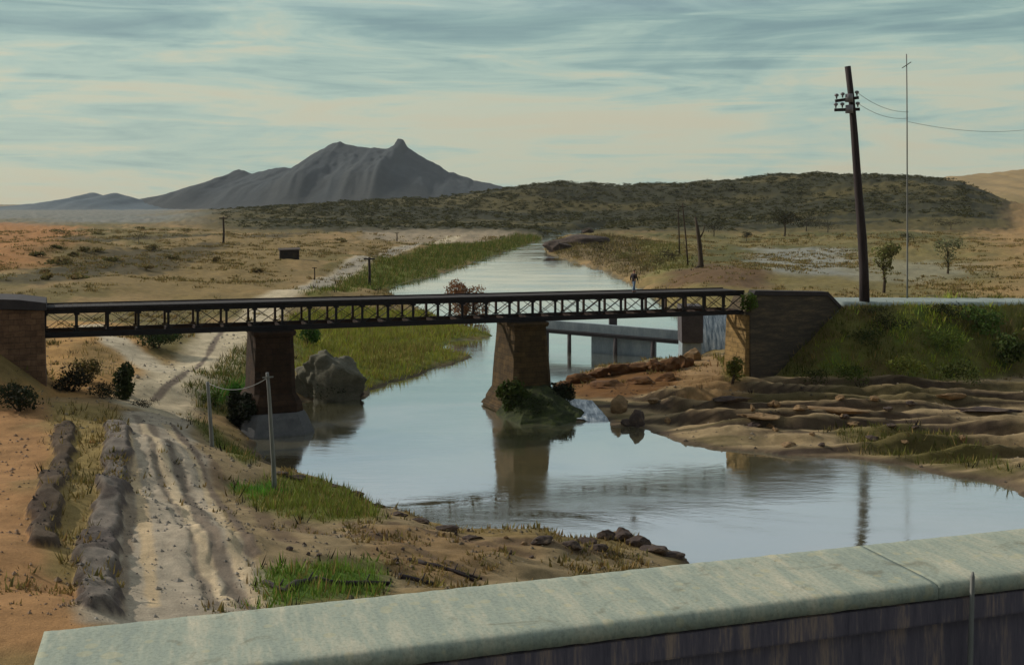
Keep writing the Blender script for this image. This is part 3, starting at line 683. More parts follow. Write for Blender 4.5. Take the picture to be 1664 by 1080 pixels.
# loose gravel and pebbles
w = area * zoom ** 1.5 * vis * (GD < 120) * (grass < 0.4) * (crest == 0) * sstep(0.35, 0.6, n3)
X, D, r, c = scatter(w, 12000)
Z = height(X, D)[0]; nP = len(X)
oct_ = np.array([(1, 0, 0), (0, 1, 0), (-1, 0, 0), (0, -1, 0), (0, 0, 0.8), (0, 0, -0.8)], float)
tri = np.array([(0, 1, 4), (1, 2, 4), (2, 3, 4), (3, 0, 4), (1, 0, 5), (2, 1, 5), (3, 2, 5), (0, 3, 5)])
sz = rng.gamma(1.6, 0.018, nP) * (0.6 + D / 90) + 0.015
vv = oct_[None] * sz[:, None, None] * rng.uniform(0.6, 1.3, (nP, 6, 3)) + np.stack([X, D, Z + sz * 0.15], 1)[:, None]
V = vv[:, tri].reshape(-1, 3, 3)
cc = col[r, c] * rng.uniform(0.55, 1.25, (nP, 1)); cc = cc * 0.6 + cc.mean(1, keepdims=True) * 0.4
tag(obj('gravel', quads_mesh('gravel', V, np.repeat(cc, 8, 0)), M['stone_bits']), label='loose gravel and pebbles strewn over the banks and road', cat='gravel', kind='stuff')

def leaf_cloud(blobs, n, size, c, var=0.35, flat=0.0):
    """n leaf clumps spread through a set of ellipsoids, most of them near the skin"""
    wts = np.array([b[3] * b[4] * b[5] for b in blobs]) ** 0.75; wts /= wts.sum()
    k = rng.choice(len(blobs), n, p=wts); B = np.array(blobs)[k]
    d = rng.normal(size=(n, 3)); d /= np.linalg.norm(d, axis=1)[:, None]
    rr = rng.uniform(0.25, 1.0, n) ** 0.45 * (1 + rng.normal(0, 0.10, n))
    p = B[:, :3] + d * rr[:, None] * B[:, 3:6]
    nrm = d + rng.normal(0, 0.8, (n, 3)); nrm /= np.linalg.norm(nrm, axis=1)[:, None]
    t = np.cross(nrm, rng.normal(size=(n, 3))); t /= np.linalg.norm(t, axis=1)[:, None] + 1e-9
    b = np.cross(nrm, t); s = size * rng.uniform(0.5, 1.4, n)
    V = np.stack([p - t * s[:, None], p + b * s[:, None] * 0.55, p + t * s[:, None], p - b * s[:, None] * 0.55], 1)
    tone = 1 + var * (fbm(p[:, 0] / (size * 7) + 31, (p[:, 1] * 0.6 + p[:, 2]) / (size * 7) + 7, 2, 3) - 0.5) * 2.0 + rng.normal(0, 0.12, n)
    cc = np.asarray(c)[None] * np.clip(tone, 0.3, 2)[:, None] * (1 + rng.normal(0, 0.07, (n, 3)))
    return V, np.clip(cc, 0.004, 0.7)
def foliage(name, blobs, n, size, c, parent=None, var=0.35):
    V, cc = leaf_cloud(blobs, n, size, c, var)
    return obj(name, quads_mesh(name, V, cc), M['leaf'], parent)
def lumps(h, rx, ry, n=9, low=0.25):
    out = []
    for i in range(n):
        a = random.uniform(0, 6.28); r = math.sqrt(random.random()) * 0.62
        z = random.uniform(low, 0.78) * h
        k = random.uniform(0.34, 0.56)
        out.append((math.cos(a) * r * rx, math.sin(a) * r * ry, z, rx * k, ry * k, h * random.uniform(0.2, 0.32)))
    return out
# far wood on the ridge
w = area * sstep(540, 640, GD) * (1 - sstep(1010, 1120, GD)) * sstep(330, 480, px_) * (1 - sstep(1560, 1640, px_)) * sstep(0.36, 0.52, fbm(GX * 0.010, GD * 0.03, 4, 81) + sstep(0.0, 1, (GD - 640) / 250) * 0.2) * (np.abs(GT) < 0.7)
X, D, r, c = scatter(w, 8000)
Z = height(X, D)[0]
Vs = []; Cs = []
tmpl = [leaf_cloud(lumps(1.0, 0.75, 0.75, 7, 0.2), 34, 0.17, (1, 1, 1), 0.2) for _ in range(10)]
for i in range(len(X)):
    V, cc = tmpl[i % 10]
    h = random.choice((random.uniform(0.5, 1.5), random.uniform(0.5, 1.5), random.uniform(1.2, 3.0))); a = random.random()
    col_ = alb(70, 70, 38) * (1 - a) + alb(96, 90, 48) * a
    a2 = random.uniform(0, 6.28); ca, sa = math.cos(a2), math.sin(a2)
    Vr = V.copy(); Vr[..., 0] = V[..., 0] * ca - V[..., 1] * sa; Vr[..., 1] = V[..., 0] * sa + V[..., 1] * ca
    Vs.append(Vr * np.array([h * 2.6, h * 2.0, h]) + np.array([X[i], D[i], Z[i] - 0.1 * h])); Cs.append(cc * col_)
tag(obj('woodland', quads_mesh('woodland', np.concatenate(Vs), np.concatenate(Cs)), M['leaf']), label='dark low woodland covering the long ridge below the sky', cat='woodland', kind='stuff')

# ------------------------------------------------------------------ the truss bridge
BR = empty('truss_bridge', bp(0, 0, 0), math.atan2(U[1], U[0]))
tag(BR, 'long dark iron truss bridge with crossed braces spanning the river on stone piers', 'bridge')
# local frame: x along the span, -y to the near side, z up
S0 = s_at(73); S1 = s_at(1207); NP = 28
def zb(s): return deck_z(s)
for row, q in ((0, 0.0), (1, -TR_W)):
    y = -q
    mat = M['iron'] if row == 0 else M['iron_rust']
    t = MB(); b = MB()
    t.bar((S0, y, zb(S0) - 0.13), (S1, y, zb(S1) - 0.13), 0.34, 0.24); t.bar((S0, y - 0.0, zb(S0) - 0.29), (S1, y, zb(S1) - 0.29), 0.10, 0.08)
    b.bar((S0, y, zb(S0) - TR_H - 0.03), (S1, y, zb(S1) - TR_H - 0.03), 0.34, 0.28); b.bar((S0, y, zb(S0) - TR_H + 0.15), (S1, y, zb(S1) - TR_H + 0.15), 0.12, 0.08)
    t.build('top_chord', mat, BR); b.build('bottom_chord', mat, BR)
    for i in range(NP + 1):
        s = S0 + (S1 - S0) * i / NP
        wv = random.choice((0.15, 0.18, 0.2, 0.24)); p = MB()
        p.bar((s, y, zb(s) - 0.33), (s, y, zb(s) - TR_H + 0.22), wv, 0.16, (1, 0, 0))
        p.box((s, y - 0.1, zb(s) - 0.39), (0.36, 0.03, 0.13)); p.box((s, y - 0.1, zb(s) - TR_H + 0.28), (0.36, 0.03, 0.13))
        p.build('post', mat, BR)
    for i in range(NP):
        a = S0 + (S1 - S0) * i / NP + 0.12; e = S0 + (S1 - S0) * (i + 1) / NP - 0.12
        k = MB(); th = random.choice((0.10, 0.13, 0.15))
        k.bar((a, y + 0.05, zb(a) - 0.34), (e, y + 0.05, zb(e) - TR_H + 0.23), 0.03, th, (0, 1, 0)) if True else None
        k.bar((a, y - 0.05, zb(a) - TR_H + 0.23), (e, y - 0.05, zb(e) - 0.34), 0.03, th, (0, 1, 0))
        k.build('cross_brace', mat, BR)
d = MB(); n = 190
for i in range(n):
    a = S0 + (S1 - S0) * (i + 0.5) / n; j = random.uniform(-0.06, 0.06)
    d.box((a, TR_W / 2 + j, zb(a) + 0.03 + random.uniform(-0.01, 0.01)), ((S1 - S0) / n - 0.02, TR_W + 0.56, 0.07))
d.build('deck', M['planks'], BR)
for i in range(NP + 1):
    s = S0 + (S1 - S0) * i / NP
    fl = MB(); fl.box((s, TR_W / 2, zb(s) - 0.3), (0.14, TR_W - 0.36, 0.24)); fl.build('cross_girder', M['iron_rust'], BR)
    fl = MB(); fl.box((s, TR_W / 2, zb(s) - TR_H + 0.05), (0.12, TR_W - 0.38, 0.2)); fl.build('cross_girder', M['iron_rust'], BR)
for y in (-0.2, TR_W + 0.2):
    k = MB(); k.bar((S0, y, zb(S0) + 0.11), (S1, y, zb(S1) + 0.11), 0.14, 0.09); k.build('kerb_beam', M['iron'], BR)

# ------------------------------------------------------------------ piers
def pier(pxr, label, steps, fmat, smat, fx=0.0, a=2.75, q0=0.75, q1=-3.9):
    s1 = s_at(pxr, q0); s0 = s1 - a
    zt = deck_z(s1) - TR_H - 0.2
    o = empty('bridge_pier', bp((s0 + s1) / 2, (q0 + q1) / 2, 0), math.atan2(U[1], U[0]))
    tag(o, label, 'bridge pier', 'stone piers of the truss bridge')
    hx = a / 2; hy = (q0 - q1) / 2
    def ring(z, gx, gy, ch=0.35):
        x = hx + gx; y = hy + gy
        return [Vector((-x + ch, -y, z)), Vector((x - ch, -y, z)), Vector((x, -y + ch, z)), Vector((x, y - ch, z)), Vector((x - ch, y, z)), Vector((-x + ch, y, z)), Vector((-x, y - ch, z)), Vector((-x, -y + ch, z))]
    zf = steps['flare']
    m = MB(); rs = []
    for k in range(9):
        f = k / 8; z = zt - 0.35 - (zt - 0.35 - zf) * f
        g = steps['taper'] * f; rs.append(ring(z, g + random.uniform(-.02, .02), g + random.uniform(-.02, .02)))
    m.loft(rs[::-1]); m.build('shaft', smat, o, subdiv=0)
    m = MB(); m.loft([ring(zt - 0.35, 0.14, 0.14), ring(zt - 0.12, 0.2, 0.2), ring(zt, 0.16, 0.16)]); m.build('bearing_cap', smat, o)
    g = steps['taper']
    m = MB(); m.loft([ring(steps['foot'], g + 0.5, g + 0.5, 0.6), ring(zf - 0.75, g + 0.42, g + 0.42, 0.5), ring(zf - 0.3, g + 0.18, g + 0.18, 0.4), ring(zf, g, g)][::1])
    m.build('flared_base', smat, o)
    m = MB(); m.loft([ring(-1.2, g + 1.4 - fx, g + 1.6 - fx, 0.9), ring(0.1, g + 1.2 - fx, g + 1.5 - fx, 0.9), ring(steps['foot'] - 0.35, g + 0.8, g + 1.0, 0.8), ring(steps['foot'], g + 0.6, g + 0.7, 0.7)])
    m.build('footing', fmat, o, bevel=0.06)
    return o, s0, s1
P1, p1a, p1b = pier(478, 'dark brown stone pier with a grey flared footing at the left bank', dict(flare=2.9, taper=0.16, foot=1.55), M['footing'], M['pier_dark'])
P2, p2a, p2b = pier(890, 'dark stone pier standing midstream with green growth round its base', dict(flare=1.6, taper=0.34, foot=0.5), M['pier'], M['pier'], 0.55)

m = MB()
def aring(z, g): return [Vector((-1.5 - g * .5, -1.6, z)), Vector((-1.3 - g * .55, -4.0 - g * .9, z)), Vector((0.1, -5.0 - g, z)), Vector((1.6 + g * .6, -4.2 - g * .9, z)), Vector((1.8 + g * .6, -1.6, z))]
m.loft([aring(-0.8, 3.4), aring(0.02, 2.7), aring(0.35, 2.1), aring(0.9, 1.2), aring(2.2, -1.2)]); m.build('rubble_apron', M['moss'], P2, subdiv=3)
ap = [o_ for o_ in P2.children if o_.name.startswith('rubble_apron')][0]
for v in ap.data.vertices:
    v.co += Vector((mnoise.noise(v.co * 1.1), mnoise.noise(v.co * 1.1 + Vector((7, 3, 1))), mnoise.noise(v.co * 1.3 + Vector((2, 9, 4))) * .7)) * 0.34
# ------------------------------------------------------------------ abutments
def prism(name, pts, q0, q1, mat, parent, bevel=0.05):
    """polygon of photo pixels on the vertical plane q0, carried back to q1"""
    m = MB(); n = len(pts); vs = []
    base = parent.location if parent else Vector((0, 0, 0))
    for q in (q0, q1):
        for a, b in pts:
            s, z = on_plane(a, b, q0); vs.append(bp(s, q, z) - base)
    m.add(vs, [tuple(range(n)), tuple(range(2 * n - 1, n - 1, -1))] + [(i, (i + 1) % n, n + (i + 1) % n, n + i) for i in range(n)])
    return m.build(name, mat, parent, bevel=bevel)
sa = s_at(1218, 0.9)
AR = empty('bridge_abutment', bp(sa + 3, -1, 0.8))
tag(AR, 'dark stone abutment with a tapering wing wall at the right end of the bridge', 'abutment', 'abutments of the truss bridge')
prism('wing_wall', [(1220, 640), (1220, 507), (1228, 480), (1345, 481), (1368, 505), (1362, 526), (1330, 560), (1300, 592), (1270, 640)], 0.9, 0.1, M['wing'], AR)
prism('coping', [(1224, 480), (1228, 472), (1346, 474), (1374, 503), (1368, 504), (1345, 480.4)], 1.0, 0.0, M['abut_dark'], AR, 0.03)
prism('retaining_core', [(1228, 640), (1228, 510), (1240, 482), (1340, 482), (1362, 510), (1330, 640)], 0.08, -4.4, M['abut'], AR)
m = MB(); L0 = AR.location
zt = deck_z(sa) - TR_H - 0.22
m.add([bp(sa - 0.55, 0.7, -0.3) - L0, bp(sa + 0.5, 0.7, -0.3) - L0, bp(sa + 0.5, -2.5, -0.3) - L0, bp(sa - 0.55, -2.5, -0.3) - L0,
       bp(sa - 0.15, 0.7, zt) - L0, bp(sa + 0.5, 0.7, zt) - L0, bp(sa + 0.5, -2.5, zt) - L0, bp(sa - 0.15, -2.5, zt) - L0],
      [(3, 2, 1, 0), (4, 5, 6, 7), (0, 1, 5, 4), (1, 2, 6, 5), (2, 3, 7, 6), (3, 0, 4, 7)])
m.build('breast_wall', M['breast'], AR, bevel=0.04)
AL = empty('bridge_abutment', bp(S_LEFT - 2, -1, 3.6))
tag(AL, 'brown stone abutment block at the left end of the bridge', 'abutment', 'abutments of the truss bridge')
prism('wing_wall', [(-130, 690), (-130, 500), (72, 505), (74, 600), (80, 690)], 0.9, -3.8, M['abut_left'], AL)
prism('coping', [(-130, 499.5), (-130, 483), (30, 487), (75, 492), (76, 504.5)], 1.05, -3.95, M['abut_dark'], AL, 0.03)

# ------------------------------------------------------------------ foreground parapet on the lookout road
PA = empty('parapet', (0.3, 3.4, 14.8), math.atan(0.305))
tag(PA, 'pale green-grey stone parapet with a dark inner face across the bottom of the view', 'parapet')
ux = Vector((math.cos(math.atan(.305)), math.sin(math.atan(.305)), 0)); uy = Vector((-ux.y, ux.x, 0))
def pl(x, y, z):  # world -> parapet local
    v = Vector((x, y, z)) - PA.location
    return v.dot(ux), v.dot(uy), v.z
off = pl(-0.755, 3.268, 15.8)[1]
xe = pl(-1.32, 3.10, 15.8)[0]
segs = [xe, 1.02, 3.4, 5.8, 9.0]
cp = MB()
prof = [(-0.425, 0.952), (-0.425, 0.985), (-0.415, 0.996), (-0.40, 1.0)] + [(-0.40 + 0.38 * k / 9, 1.0) for k in range(1, 9)] + [(-0.02, 1.0), (-0.006, 0.995), (0.003, 0.985), (0.003, 0.952)]
for i in range(len(segs) - 1):
    a_, b_ = segs[i] + 0.0015, segs[i + 1] - 0.0015; n = int((b_ - a_) / 0.018); rings = []
    for k in range(n + 1):
        x_ = a_ + (b_ - a_) * k / n; ring = []
        for j, (y_, z_) in enumerate(prof):
            v_ = Vector((x_ * 22, y_ * 22, z_ * 22 + i * 5)); g_ = mnoise.fractal(v_, 0.9, 2.1, 5)
            e_ = 0.0014 if j < 4 or j > 11 else 0.0003
            chip = max(0.0, mnoise.noise(Vector((x_ * 5, j * 0.15, i * 3.0))) - 0.42) * 0.03 if j in (1, 2, 3, 12, 13, 14) else 0.0
            ring.append(Vector((x_, off + y_ + g_ * e_ * 0.6 + (chip if j < 4 else -chip), z_ + g_ * e_ - chip * 0.5)))
        rings.append(ring)
    cp.loft(rings)
cp.build('coping', M['cap'], PA, smooth=True)
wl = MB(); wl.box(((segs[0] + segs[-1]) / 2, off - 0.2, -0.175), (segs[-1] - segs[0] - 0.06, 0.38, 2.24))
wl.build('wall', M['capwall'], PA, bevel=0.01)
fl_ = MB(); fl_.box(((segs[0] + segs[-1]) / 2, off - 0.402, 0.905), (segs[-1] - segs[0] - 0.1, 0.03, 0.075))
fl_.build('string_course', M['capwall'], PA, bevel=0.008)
rd = MB(); rd.box((4, off - 4.4, 0.02 - 0.3), (24, 8.0, 0.5))
ro = rd.build('road', M['asphalt']); ro.location = PA.location; ro.rotation_euler = PA.rotation_euler
tag(ro, kind='structure')
# small stone and stake by the parapet
def rock(name, loc, dims, mat, seed, sub=3, rough=0.35, rot=0.0, parent=None, freq=1.3):
    bm = bmesh.new(); bmesh.ops.create_icosphere(bm, subdivisions=sub, radius=1.0)
    sv = Vector((seed * 3.17, seed * 1.31, seed * 0.77))
    planes = []
    rr = random.Random(seed)
    for _ in range(12):
        nrm = Vector((rr.uniform(-1, 1), rr.uniform(-1, 1), rr.uniform(-0.6, 1))).normalized(); planes.append((nrm, rr.uniform(0.5, 0.85)))
    for v in bm.verts:
        p = v.co.copy()
        for nrm, dd in planes:
            e = p.dot(nrm) - dd
            if e > 0: p -= nrm * e * 0.95
        k = mnoise.fractal(p * freq + sv, 0.9, 2.1, 5)
        v.co = p * (1 + rough * k * 0.6)
    for v in bm.verts: v.co = Vector((v.co.x * dims[0], v.co.y * dims[1], v.co.z * dims[2]))
    me = bpy.data.meshes.new(name); bm.to_mesh(me); bm.free()
    me.polygons.foreach_set('use_smooth', [sub >= 4] * len(me.polygons))
    o = obj(name, me, mat, parent); o.location = loc; o.rotation_euler = (0, 0, rot)
    return o
m = MB(); m.tube([(0.0, 0.0, -0.95), (0.004, 0.0, -0.3), (0.012, 0.0, 0.02), (0.014, 0.0, 0.035)], [0.010, 0.009, 0.007, 0.003], 7, 0.12)
p = Vector((1.62, 0, 0)); p.y = 3.35; p = at(1594, 975, 3.42); p = PA.matrix_world.to_translation() if False else p
o = m.build('wooden_stake', M['wood_grey'], smooth=True)
lx = pl(p.x, p.y, p.z)[0]
wp = PA.location + ux * lx + uy * (off - 0.445); wp.z = 15.80
o.location = wp; tag(o, 'thin grey stake leaning on the dark inner face of the parapet', 'stake')

# ------------------------------------------------------------------ poles and wires
def tapered_pole(name, base, top, r0, r1, mat, label, cat, group=None, bend=0.0, part='pole'):
    o = empty(name, base); tag(o, label, cat, group)
    b = Vector((0, 0, -0.5)); t = Vector(top) - Vector(base); m = MB(); pts = []; rs = []
    for i in range(8):
        f = i / 7; p = b.lerp(t, f); p.x += bend * math.sin(f * math.pi) + 0.25 * bend * math.sin(f * 9)
        pts.append(p); rs.append(r0 + (r1 - r0) * f)
    m.tube(pts, rs, 10, 0.04); m.build(part, mat, o, smooth=True)
    return o
pb = ground(1405, 489); DB = None
sP = s_at(1405, 0.2); PBASE = bp(sP, 0.2, 0); PBASE.z = gz(PBASE.x, PBASE.y)
PTOP = at(1377, 108, PBASE.y)
UP = tapered_pole('utility_pole', PBASE, PTOP, 0.47, 0.27, M['wood_dark'], 'tall dark timber utility pole with two short crossarms rising from the embankment', 'utility pole', None, 0.25)
arm_ends = []
for py, half, tilt in ((160, 1.25, 0.25), (178, 1.35, 0.05)):
    c = at(1379 + (py - 160) * 0.02, py, PBASE.y - 0.30) - PBASE
    a = MB(); a.bar(c + Vector((-half, -0.0, -tilt)), c + Vector((half * 0.75, 0.0, tilt * 0.3)), 0.2, 0.28); a.build('crossarm', M['wood_dark'], UP, bevel=0.02)
    for k, x in enumerate((-half * 0.9, -half * 0.45, half * 0.62)):
        i = MB(); pz = c + Vector((x, 0, 0.12 - tilt * max(0, -x / half) + (0.05 if x < 0 else 0.1)))
        i.tube([pz, pz + Vector((0, 0, 0.2)), pz + Vector((0, 0, 0.3)), pz + Vector((0, 0, 0.44)), pz + Vector((0, 0, 0.5))], [0.06, 0.08, 0.2, 0.18, 0.06], 10)
        i.build('insulator', M['ceramic'], UP, smooth=True)
        arm_ends.append(PBASE + pz + Vector((0, 0, 0.35)))
    b_ = MB(); b_.tube([c + Vector((0.0, -0.12, -0.35)), c + Vector((0.0, -0.12, 0.4))], [0.36, 0.34], 10); b_.build('collar', M['ceramic'], UP, smooth=True)
# the second, thin grey pole of the same line
sQ = s_at(1474, -4.0); QB = bp(sQ, -4.0, 0); QB.z = gz(QB.x, QB.y)
QT = at(1473, 88, QB.y)
TP = tapered_pole('utility_pole', QB, QT, 0.09, 0.05, M['wood_grey'], 'very thin pale grey pole standing right of the tall dark pole', 'utility pole', None, 0.05)
cq = at(1475, 105, QB.y) - QB
a = MB(); a.bar(cq + Vector((-0.55, 0, -0.35)), cq + Vector((0.35, 0, 0.25)), 0.06, 0.08); a.build('crossarm', M['wood_grey'], TP)
def wire(name, p, q, sag, r, mat, label, group):
    m = MB(); p = Vector(p); q = Vector(q)
    pts = []
    for i in range(15):
        f = i / 14; c = p.lerp(q, f); c.z -= sag * 4 * f * (1 - f); pts.append(c - p)
    m.tube(pts, r, 5); o = m.build(name, mat, smooth=True); o.location = p
    return tag(o, label, 'wire', group)
g = 'overhead wires of the utility line'
wire('overhead_wire', arm_ends[2], at(1476, 182, QB.y), 0.5, 0.022, M['wire_dark'], 'upper thin wire running right from the dark utility pole to the thin pole', g)
wire('overhead_wire', arm_ends[5], at(1476, 192, QB.y), 0.5, 0.022, M['wire_dark'], 'lower thin wire running right from the dark utility pole to the thin pole', g)
wire('overhead_wire', at(1476, 198, QB.y), at(1700, 206, QB.y + 30), 0.8, 0.022, M['wire_dark'], 'thin wire running from the thin pole out of the right side', g)

# slender grey posts with a slack cable on the near left bank
b1 = ground(446, 795); B1 = Vector((b1[0], b1[1], gz(*b1))); T1 = at(434, 605, B1.y)
G1 = tapered_pole('cable_post', B1, T1, 0.14, 0.09, M['wood_grey'], 'taller slim grey post standing in front of the left pier', 'post', 'grey posts holding the slack cable', 0.06)
a = MB(); c = at(436, 613, B1.y) - B1; a.bar(c + Vector((-0.3, -0.1, 0)), c + Vector((0.3, -0.1, 0.05)), 0.06, 0.08); a.build('bracket', M['wood_grey'], G1)
b2 = ground(345, 726); B2 = Vector((b2[0], b2[1], gz(*b2))); T2 = at(337, 620, B2.y)
G2 = tapered_pole('cable_post', B2, T2, 0.13, 0.10, M['wood_grey'], 'shorter grey post beside the cart road, left of the pier', 'post', 'grey posts holding the slack cable', 0.03)
wire('slack_cable', at(338, 622, B2.y), at(436, 613, B1.y), 0.55, 0.025, M['wire'], 'slack grey cable strung between the two grey posts', None)

# far posts
def far_post(px, y0, y1, wpx, mat, label, lean=0.0, cap=False, name='post', D=None):
    g_ = ground(px, y0) if D is None else ((px - 832) / F * D, D)
    b = Vector((g_[0], g_[1], gz(*g_))); t = at(px + lean, y1, b.y); r = wpx / F * b.y / 2
    o = empty(name, b); tag(o, label, 'post', 'posts across the plain')
    m = MB(); v = t - b
    m.tube([Vector((0, 0, -0.4)), v * 0.4 + Vector((r * 0.4, 0, 0)), v * 0.8, v], [r * 1.15, r, r * 0.9, r * 0.75], 8, 0.08); m.build('pole', mat, o, smooth=True)
    m = MB(); m.bar(v * 0.94 + Vector((-r * 4, 0, 0)), v * 0.94 + Vector((r * 4, 0, 0)), r * 0.9, r * 1.1); m.build('crossarm', mat, o)
    return o
far_post(600, 464, 418, 4.5, M['wood_dark'], 'short dark post on the green bank behind the left half of the bridge')
far_post(511, 456, 434, 2.0, M['wood_brown'], 'thin brown post beside the far road left of the green bank')
far_post(645, 394, 378, 1.8, M['wood_brown'], 'tiny post on the green strip where the far road fades')
far_post(363, 396, 352, 3.4, M['wood_brown'], 'faint brown pole standing alone on the left plain')
far_post(1118, 432, 330, 2.6, M['wood_brown'], 'thin pole leaning beside the dead tree above the bridge', -9)
far_post(1104, 420, 338, 2.2, M['wood_brown'], 'thinnest pole left of the dead tree above the bridge', -2)

# ------------------------------------------------------------------ hut on the plain
hb = ground(470, 420); HB = Vector((hb[0], hb[1], gz(*hb)))
HT = empty('hut', HB, 0.25); tag(HT, 'small dark hut with a flat sloping roof alone on the left plain', 'hut')
k = HB.y / F
m = MB(); m.box((0, 0, 6.5 * k - 0.3), (31 * k, 18 * k, 13.5 * k + 0.6)); m.build('wall', M['hut'], HT, bevel=0.03)
m = MB(); m.add([(-17.5 * k, -11 * k, 14.2 * k), (17.5 * k, -11 * k, 15.2 * k), (17.5 * k, 11 * k, 17.5 * k), (-17.5 * k, 11 * k, 16.5 * k),
                 (-17.5 * k, -11 * k, 13.2 * k), (17.5 * k, -11 * k, 14.2 * k), (17.5 * k, 11 * k, 16.5 * k), (-17.5 * k, 11 * k, 15.5 * k)],
                [(0, 1, 2, 3), (7, 6, 5, 4), (0, 4, 5, 1), (1, 5, 6, 2), (2, 6, 7, 3), (3, 7, 4, 0)]); m.build('roof', M['hut_roof'], HT)
m = MB(); m.box((8 * k, -9.2 * k, 4.5 * k), (6 * k, 0.5 * k, 9 * k)); m.build('door', M['wood_brown'], HT)
m = MB(); m.box((-6 * k, -9.2 * k, 7.5 * k), (5 * k, 0.5 * k, 3.5 * k)); m.build('window', M['iron'], HT)

# ------------------------------------------------------------------ jetty / low weir beyond the bridge, and falling water
def W(px, py, z): return Vector(wpt(px, py, z))
FB = empty('footbridge', W(1100, 588, 0)); L0 = FB.location
tag(FB, 'low grey concrete weir walkway with a dark edge seen under the bridge', 'footbridge')
a = at(880, 536, 128.0); b = at(1118, 556, 119.0)
m = MB(); m.bar(a - L0, b - L0, 1.0, 0.32); m.build('walkway', M['iron'], FB)
m = MB(); zt = -0.2
m.bar(a - L0 + Vector((0, 1.2, 0.35)), b - L0 + Vector((0, 1.2, 0.35)), 0.5, 1.5); m.build('upper_wall', M['conc'], FB, bevel=0.04)
m = MB()
lo = [a.lerp(b, f) for f in (0.36, 0.80)]
m.add([Vector((lo[0].x, lo[0].y + 0.4, -0.4)) - L0, Vector((lo[1].x, lo[1].y + 0.4, -0.4)) - L0, lo[1] + Vector((0, 0.4, -0.17)) - L0, lo[0] + Vector((0, 0.4, -0.17)) - L0,
       Vector((lo[0].x, lo[0].y + 0.9, -0.4)) - L0, Vector((lo[1].x, lo[1].y + 0.9, -0.4)) - L0, lo[1] + Vector((0, 0.9, -0.17)) - L0, lo[0] + Vector((0, 0.9, -0.17)) - L0],
      [(0, 1, 2, 3), (7, 6, 5, 4), (0, 4, 5, 1), (1, 5, 6, 2), (2, 6, 7, 3), (3, 7, 4, 0)]); m.build('lower_wall', M['conc'], FB)
for f in (0.04, 0.2, 0.52, 0.77):
    p = a.lerp(b, f); m = MB(); m.tube([Vector((p.x, p.y - 0.3, -0.6)) - L0, Vector((p.x, p.y - 0.3, p.z)) - L0], [0.24, 0.22], 8); m.build('post', M['conc_dark'], FB, smooth=True)
p = at(996, 520, 126) - L0; m = MB(); m.box((p.x, p.y, p.z - 0.2), (0.9, 0.9, 1.9)); m.build('gate_post', M['conc_dark'], FB, bevel=0.05)
SP = empty('sluice_pier', W(1122, 590, 0)); L0 = SP.location
tag(SP, 'dark stained concrete pier at the end of the weir beside white falling water', 'pier')
k = L0.y / F
m = MB(); m.loft([[Vector((-17 * k, -1.2, -0.5)), Vector((16 * k, -1.2, -0.5)), Vector((16 * k, 1.6, -0.5)), Vector((-17 * k, 1.6, -0.5))],
                  [Vector((-16 * k, -1.1, 2.3)), Vector((15 * k, -1.1, 2.3)), Vector((15 * k, 1.5, 2.3)), Vector((-16 * k, 1.5, 2.3))]]); m.build('base', M['conc'], SP, bevel=0.08)
m = MB(); m.loft([[Vector((-17 * k, -1.3, 2.3)), Vector((17 * k, -1.3, 2.3)), Vector((17 * k, 1.6, 2.3)), Vector((-17 * k, 1.6, 2.3))],
                  [Vector((-18 * k, -1.3, 6.2)), Vector((18 * k, -1.3, 6.2)), Vector((18 * k, 1.6, 6.2)), Vector((-18 * k, 1.6, 6.2))]]); m.build('tower', M['conc_dark'], SP, bevel=0.06)
# falling water
def fall(name, top, bot, curve, hug=False, n=20, mcols=26):
    m = MB(); vs = []
    (t0, t1), (b0, b1) = top, bot
    for i in range(n):
        f = i / (n - 1)
        for j in range(mcols):
            g = j / (mcols - 1)
            p = t0.lerp(t1, g).lerp(b0.lerp(b1, g), f)
            p = p + Vector((0, -1, 0)) * (math.sin(f * math.pi) * curve + 0.12 * mnoise.noise(Vector((g * 16, f * 2, 3.0))))
            p.z += 0.06 * mnoise.noise(Vector((g * 12, f * 5, 9.0)))
            if hug: p.z = max(p.z, gz(p.x, p.y) + 0.10)
            vs.append(p)
    m.add(vs, [(i * mcols + j, i * mcols + j + 1, (i + 1) * mcols + j + 1, (i + 1) * mcols + j) for i in range(n - 1) for j in range(mcols - 1)])
    o = m.build(name, M['foam'], smooth=True); tag(o, kind='structure'); return o
fall('waterfall', (at(1138, 510, 125), at(1192, 508, 126)), (at(1136, 578, 122.4), at(1192, 578, 122.4)), 0.4)
fall('waterfall', (at(908, 645, 90.3), at(962, 650, 90.0)), (at(916, 685, 85.6), at(990, 685, 85.6)), -0.1, True)

# ------------------------------------------------------------------ rocks
def rock_at(px, py, w, h, mat, seed, label, group=None, depth=0.8, D=None, sink=0.35, sub=3, rough=0.35, name='rock'):
    g_ = ground(px, py) if D is None else ((px - 832) / F * D, D)
    k = g_[1] / F; z = gz(*g_)
    o = rock(name, (g_[0], g_[1], max(z, -0.1) + h * k * (0.5 - sink)), (w * k / 2, w * k / 2 * depth, h * k / 2 * 1.35), mat, seed, sub, rough, random.uniform(-.4, .4))
    return tag(o, label, 'rock', group)
rock_at(540, 640, 112, 92, M['rock_grey'], 34, 'big grey boulder on the bank just right of the left pier', None, 0.8, None, 0.25, 5, 0.55, 'boulder')
rock_at(502, 640, 46, 50, M['rock_grey'], 32, 'smaller grey boulder wedged between the left pier and the big boulder', None, 0.8, None, 0.2, 5, 0.5, 'boulder')
rock_at(575, 640, 40, 22, M['rock_dark'], 33, 'low dark rock at the water edge below the big grey boulder', None, 0.8, None, 0.3, 4)
gk = 'rust brown rocks of the spit right of the midstream pier'
